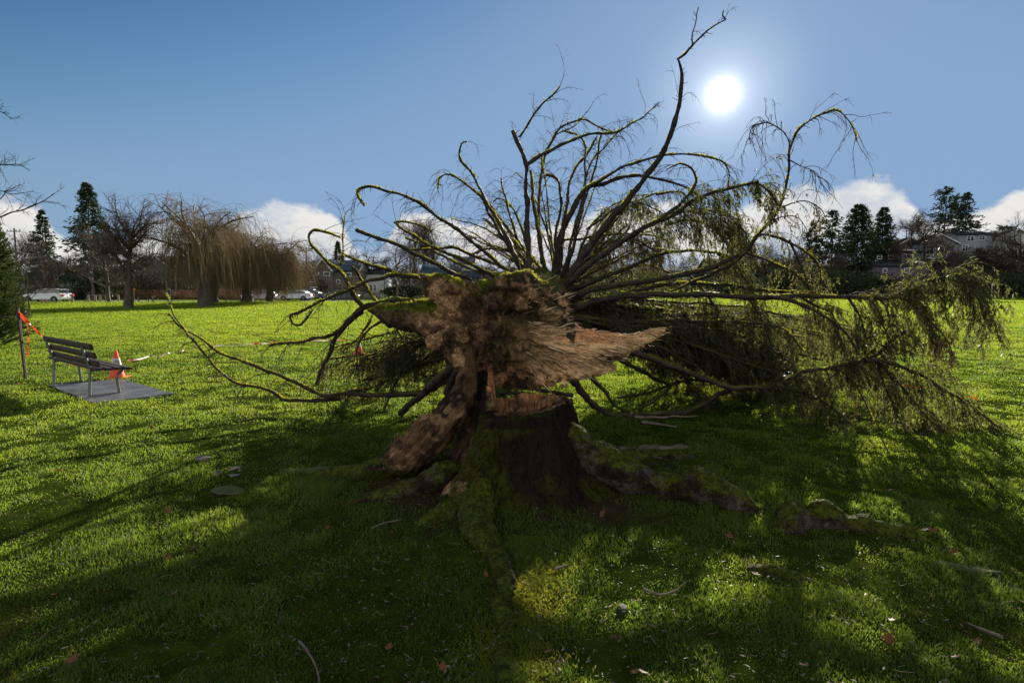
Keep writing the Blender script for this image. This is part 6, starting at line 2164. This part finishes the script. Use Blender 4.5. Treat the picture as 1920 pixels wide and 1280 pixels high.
def fence(px0, px1, Y, h, mat, label):
    x0, x1 = at(px0, Y), at(px1, Y)
    t = thing('fence', label, 'fence', ((x0 + x1) / 2, Y, 0))
    mb = MB()
    n = int((x1 - x0) / .16)
    for i in range(n):
        x = x0 + (i + .5) * (x1 - x0) / n
        box(mb, (x, Y + random.uniform(-.006, .006), h / 2 - .05), (.148, .025, h - .02 + random.uniform(-.03, .03)))
    mb.build('boards', M[mat], t)
    for i in range(int((x1 - x0) / 2.4) + 1):
        mb = MB()
        box(mb, (x0 + i * 2.4, Y - .07, h / 2), (.11, .10, h + .16))
        mb.build('post', M[mat], t)
    return t


fence(198, 462, 88, 1.55, 'fence', 'long reddish cedar board fence behind the willow trunks')
fence(617, 714, 88, 1.15, 'fence_grey', 'low grey board fence before the white house')


def pole(px, Y, top_, label, arm=True, r_=.13, name='utility_pole', cat='utility pole', mat='pole'):
    x = at(px, Y)
    h = zat(top_, Y)
    t = thing(name, label, cat, (x, Y, 0), 'utility poles' if name == 'utility_pole' else None)
    mb = MB()
    tube(mb, [(x, Y, -.3), (x, Y, h * .5), (x, Y, h)], [r_ * 1.25, r_, r_ * .8], 9)
    mb.build('shaft', M[mat], t, smooth=True)
    if arm:
        mb = MB()
        beam(mb, (x - 1.1, Y - .12, h - .5), (x + 1.1, Y - .12, h - .5), .1, .12)
        for k_ in (-1, -.4, .4, 1):
            tube(mb, [(x + k_, Y - .12, h - .44), (x + k_, Y - .12, h - .2)], .05, 6)
        mb.build('crossarm', M[mat], t)
    return t


pole(39, 92, 430, 'utility pole with a crossarm nearest the left edge')
pole(96, 97, 420, 'tall utility pole before the layered conifer')
pole(177, 78, 425, 'pale lit pole standing before the tall pointed conifer', arm=False)
pole(189, 82, 500, 'short thin pole right of the tall pale one', arm=False, r_=.07)
pole(578, 95, 466, 'utility pole at the right end of the willows')
pole(703, 130, 480, 'far utility pole above the white house')
pole(771, 84, 452, 'grey pole standing behind the dark green shrub', arm=False)
pole(974, 150, 478, 'thin pole on the skyline above the moss hump', arm=False)
pole(1690, 150, 432, 'pole with short arm above the brown hill house')
# wires
for i, (a, b_, z1, z2) in enumerate((((39, 92), (96, 97), 430, 420), ((96, 97), (578, 95), 420, 466), ((578, 95), (703, 130), 466, 480))):
    p0 = np.array([at(*a), a[1], zat(z1, a[1]) - .3])
    p1 = np.array([at(*b_), b_[1], zat(z2, b_[1]) - .3])
    tt = np.linspace(0, 1, 14)[:, None]
    q = p0 + (p1 - p0) * tt
    q[:, 2] -= (1 - (2 * tt[:, 0] - 1) ** 2) * .8
    mb = MB()
    tube(mb, q, .014, 4)
    tag(mb.build('power_line', M['rubber'], loc=p0), ['short power line between the two left poles', 'long power line from the conifer pole past the willows', 'power line running right behind the gabled house'][i], 'power line')
# street lamps
for px_, Y_, top_, lab in ((315, 68, 478, 'dark green lamp post by the cedar fence'), (722, 100, 494, 'curved-arm street lamp over the white house')):
    x = at(px_, Y_)
    h = zat(top_, Y_)
    t = thing('street_lamp', lab, 'street lamp', (x, Y_, 0))
    mb = MB()
    tube(mb, catmull([(x, Y_, -.1), (x, Y_, h * .6), (x, Y_, h - .3), (x - .3, Y_, h), (x - 1.2, Y_, h + .05)], .4), .065, 8)
    mb.build('post', M['metal_dark'], t, smooth=True)
    mb = MB()
    tube(mb, [(x - 1.15, Y_, h + .03), (x - 1.4, Y_, h + .05), (x - 1.75, Y_, h + .02)], [.06, .13, .05], 8)
    mb.build('lamp_head', M['metal_dark'], t, smooth=True)
# low wooden posts and rails, picnic table, signs
M['post_wood'] = m_simple('pale_post_wood', (0.26, 0.21, 0.16), 0.85, 6, .25)
for i, (a, Y_) in enumerate(((81, 55), (89, 55), (138, 57), (168, 66), (181, 66), (190, 66), (201, 66), (224, 66))):
    x = at(a, Y_)
    mb = MB()
    tube(mb, [(x, Y_, -.1), (x, Y_, .62 if i < 2 else .9)], .11, 9, rough=.1)
    tag(mb.build('bollard', M['post_wood'], loc=(x, Y_, 0), smooth=True), ['left post of the pair before the white car', 'right post of the pair before the white car', 'lone wooden post right of the white car', 'leftmost of five thin posts by the street', 'second of five thin posts by the street', 'third of five thin posts by the street', 'fourth of five thin posts by the street', 'last of five thin posts, left of the leaning tree'][i], 'wooden post', 'wooden posts along the street')
px_, Y_ = 271, 62
x = at(px_, Y_)
PT = thing('picnic_table', 'dark picnic table with benches under the large bare tree', 'picnic table', (x, Y_, 0))
mb = MB()
for k_ in range(4):
    beam(mb, (x - 1.1, Y_ - .27 + k_ * .18, .76), (x + 1.1, Y_ - .27 + k_ * .18, .76), .16, .045)
mb.build('top', M['bench_wood'], PT)
for s_ in (-1, 1):
    mb = MB()
    beam(mb, (x - 1.1, Y_ + s_ * .72, .45), (x + 1.1, Y_ + s_ * .72, .45), .26, .045)
    mb.build('seat', M['bench_wood'], PT)
    mb = MB()
    beam(mb, (x + s_ * .8, Y_ - .62, 0), (x + s_ * .8, Y_ - .1, .735), .09, .05)
    beam(mb, (x + s_ * .8, Y_ + .62, 0), (x + s_ * .8, Y_ + .1, .735), .09, .05)
    beam(mb, (x + s_ * .75, Y_ - .82, .40), (x + s_ * .75, Y_ + .82, .40), .09, .05)
    mb.build('leg', M['bench_wood'], PT)


def sign(px, Y, top_, w_, h_, mat, label, post='post_wood'):
    x = at(px, Y)
    zt = zat(top_, Y)
    t = thing('sign', label, 'sign', (x, Y, 0))
    mb = MB()
    tube(mb, [(x, Y, -.1), (x, Y, zt)], .045, 8)
    mb.build('post', M[post], t)
    mb = MB()
    box(mb, (x, Y - .07, zt - h_ / 2), (w_, .04, h_))
    mb.build('panel', M[mat], t)


sign(253, 64, 535, .28, .60, 'orange', 'small orange sign on a post left of the picnic table')
sign(476, 62, 560, .18, .35, 'orange', 'short orange marker on a stick under the golden willow')
sign(1856, 100, 532, .35, .40, 'trim', 'white sign on a white post at the far right field edge', 'trim')
sign(760, 84, 532, .30, .35, 'metal_dark', 'grey round-edged sign before the dark green shrub', 'metal_dark')


def car(label, px, Y, L, H, paint, facing=-1, kind='suv'):
    x0 = at(px, Y)
    t = thing('parked_car', label, 'car', (x0, Y, 0.02), 'cars parked along the street')
    W = 1.86
    s = L / 5.0
    hs = H / 1.68

    def tr(p):
        return [(x0 + facing * (2.5 - a) * s, b * hs + .02) for a, b in p]
    body = [(0.02, .38), (0.0, .62), (.06, .80), (.30, .93), (1.15, 1.04), (1.30, 1.06), (4.62, 1.14), (4.86, 1.02), (4.98, .72), (4.95, .40), (4.62, .30)]

    def arch(cx_):
        return [(cx_ + .44 * math.cos(a), .34 + .44 * math.sin(a)) for a in np.linspace(0.05, math.pi - .05, 9)]
    low = body[:-1] + [(4.62, .28)] + arch(4.0) + arch(.95) + [(.35, .30)]
    if kind == 'suv':
        glass = [(1.22, 1.04), (1.95, 1.50), (2.3, 1.60), (4.1, 1.60), (4.45, 1.46), (4.72, 1.12)]
        roof_ = [(1.90, 1.47), (2.28, 1.62), (2.9, 1.68), (3.6, 1.68), (4.3, 1.62), (4.72, 1.50), (4.60, 1.46), (4.25, 1.56), (2.35, 1.56), (2.02, 1.44)]
    else:
        glass = [(1.25, 1.04), (2.05, 1.48), (2.4, 1.58), (3.4, 1.58), (3.9, 1.50), (4.55, 1.13)]
        roof_ = [(2.0, 1.45), (2.38, 1.60), (2.8, 1.66), (3.4, 1.65), (3.95, 1.53), (4.62, 1.16), (4.48, 1.12), (3.9, 1.46), (3.4, 1.55), (2.4, 1.54), (2.1, 1.42)]

    def prism(poly, w0, w1, mb, zref=None):
        from mathutils.geometry import tessellate_polygon
        pp_ = tr(poly)
        tri = tessellate_polygon([[Vector((a, b, 0)) for a, b in pp_]])
        zs = np.array([b for a, b in pp_])
        zf = np.clip((zs - .3) / max(zs.max() - .3, .1), 0, 1)
        wy = w0 + (w1 - w0) * zf
        n = len(pp_)
        v = [(a, Y - w_ / 2, b) for (a, b), w_ in zip(pp_, wy)] + [(a, Y + w_ / 2, b) for (a, b), w_ in zip(pp_, wy)]
        mb.add(v, [list(q) for q in tri] + [[q[0] + n, q[2] + n, q[1] + n] for q in tri])
        mb.add(v, [[i, (i + 1) % n, n + (i + 1) % n, n + i] for i in range(n)])
    mb = MB()
    prism(low, W, W * .94, mb)
    bd = mb.build('body', M[paint], t)
    mb = MB()
    prism(glass, W * .98, W * .74, mb)
    mb.build('windows', M['glass'], t)
    mb = MB()
    prism(roof_, W * 1.0, W * .77, mb)
    mb.build('roof', M[paint], t)
    for cx_ in (.95, 4.0):
        for sd_ in (-1, 1):
            c_ = tr([(cx_, .34)])[0]
            yw = Y + sd_ * (W / 2 - .11)
            mb = MB()
            n = 22
            prof_ = [(.20, -.105), (.33, -.105), (.36, -.07), (.365, 0), (.36, .07), (.33, .105), (.20, .105)]
            v = [(c_[0] + math.cos(a) * r * hs, yw + o, c_[1] + math.sin(a) * r * hs - .01) for r, o in prof_ for a in np.linspace(0, 2 * np.pi, n, endpoint=False)]
            mb.add(v, [(i * n + j, i * n + (j + 1) % n, (i + 1) * n + (j + 1) % n, (i + 1) * n + j) for i in range(6) for j in range(n)])
            wh = mb.build('wheel', M['rubber'], t, smooth=True)
            mb = MB()
            for k_ in range(5):
                a = k_ * 2 * math.pi / 5
                beam(mb, (c_[0], yw + sd_ * .09, c_[1]), (c_[0] + math.cos(a) * .21 * hs, yw + sd_ * .09, c_[1] + math.sin(a) * .21 * hs), .03, .07, up=(0, 1, 0))
            mb.build('rim', M['cone_band'], wh)
    fx = tr([(0.10, .76), (4.93, .86)])
    for i, (a, z) in enumerate(fx):
        for sd_ in (-1, 1):
            mb = MB()
            box(mb, (a, Y + sd_ * (W / 2 - .20), z), (.26, .36, .13 if i == 0 else .20))
            mb.build('headlight' if i == 0 else 'taillight', M['trim'] if i == 0 else M['red_lens'], t)
    for sd_ in (-1, 1):
        a, z = tr([(1.62, 1.12)])[0]
        mb = MB()
        box(mb, (a, Y + sd_ * (W / 2 + .06), z), (.20, .16, .13))
        mb.build('mirror', M[paint], t)
    return t


M['car_white'] = m_simple('white_car_paint', (0.55, 0.60, 0.68), 0.22, 1, .03, 0.0, spec=.6)
M['car_silver'] = m_simple('silver_car_paint', (0.38, 0.40, 0.44), 0.25, 1, .03, 0.0, spec=.6)
M['car_dark'] = m_simple('dark_blue_car_paint', (0.035, 0.05, 0.07), 0.22, 1, .03, 0.0, spec=.6)
M['red_lens'] = m_simple('red_lens', (0.55, 0.02, 0.02), 0.2, 5, .05)
car('white estate car parked at far left before the clipped hedge', 91, 68, 5.0, 1.62, 'car_white', facing=-1)
car('silver sedan parked behind the willow trunks', 490, 79, 4.6, 1.42, 'car_silver', facing=-1, kind='sedan')
car('white car showing its tail beside the golden willow edge', 556, 79, 4.5, 1.45, 'car_white', facing=-1, kind='sedan')
car('dark blue car parked right of the willows', 588, 83, 4.5, 1.62, 'car_dark', facing=1, kind='suv')
car('dark blue car half hidden behind the mossy curled branch', 646, 83, 4.5, 1.5, 'car_dark', facing=1, kind='sedan')

# a walker on the street
Y_ = 72.0
x = at(319, Y_)
PF = Field((x - .6, Y_ - .35, -0.02), (x + .6, Y_ + .35, 1.80), .02)


def pp(a, z, b=0.0):
    return (x + a, Y_ + b, z)


PF.chain([pp(0, .92), pp(.02, 1.12), pp(.03, 1.38)], [.15, .14, .17], .05)
PF.chain([pp(.03, 1.45), pp(.05, 1.56)], [.06, .055], .02)
PF.add(PF.cone(pp(.06, 1.62), pp(.06, 1.68), .095, .10), .02)
PF.chain([pp(.0, .9, -.08), pp(.20, .52, -.08), pp(.28, .10, -.08), pp(.38, .05, -.08)], [.10, .07, .05, .04], .03)
PF.chain([pp(.0, .9, .08), pp(-.12, .50, .08), pp(-.30, .12, .08), pp(-.20, .05, .08)], [.10, .07, .05, .04], .03)
PF.chain([pp(.02, 1.40, -.2), pp(-.10, 1.14, -.24), pp(.08, .98, -.24), pp(.13, .95, -.24)], [.06, .05, .04, .035], .02)
PF.chain([pp(.02, 1.40, .2), pp(.16, 1.16, .24), pp(.34, 1.10, .22), pp(.39, 1.10, .22)], [.06, .05, .04, .035], .02)
v, q = PF.mesh()
v = relax(v, q, 2)
mb = MB()
mb.add(v, q)
mp, tp_ = new_mat('walker_clothes')
c = tp_.n('ShaderNodeAttribute', attribute_name='tone').outputs['Color']
out(tp_, principled(tp_, c, .8).outputs[0])
pe = thing('person', 'walker in a dark blue jacket and grey trousers by the lamp post', 'person', (x, Y_, 0))
o = mb.build('body', mp, pe, smooth=True)
z = v[:, 2]
tone = np.where((z > 1.50)[:, None], np.array([[.40, .24, .17]]), np.where((z > .92)[:, None], np.array([[.02, .03, .07]]), np.where((z > .12)[:, None], np.array([[.12, .12, .13]]), np.array([[.03, .03, .03]]))))
vattr(o, 'tone', tone)
mb = MB()
HF = Field((x - .12, Y_ - .16, 1.55), (x + .25, Y_ + .16, 1.84), .012)
HF.add(HF.cone(pp(.04, 1.66), pp(.05, 1.71), .10, .105), .02)
HF.sub(HF.cone(pp(.16, 1.60), pp(.20, 1.66), .08, .08), .01)
v, q = HF.mesh()
mb.add(v, q)
mb.build('hair', M['leaf_brown'], pe, smooth=True)
print('SIZE', sum(len(o.data.polygons) for o in bpy.data.objects if o.type == 'MESH'), len(bpy.data.objects))
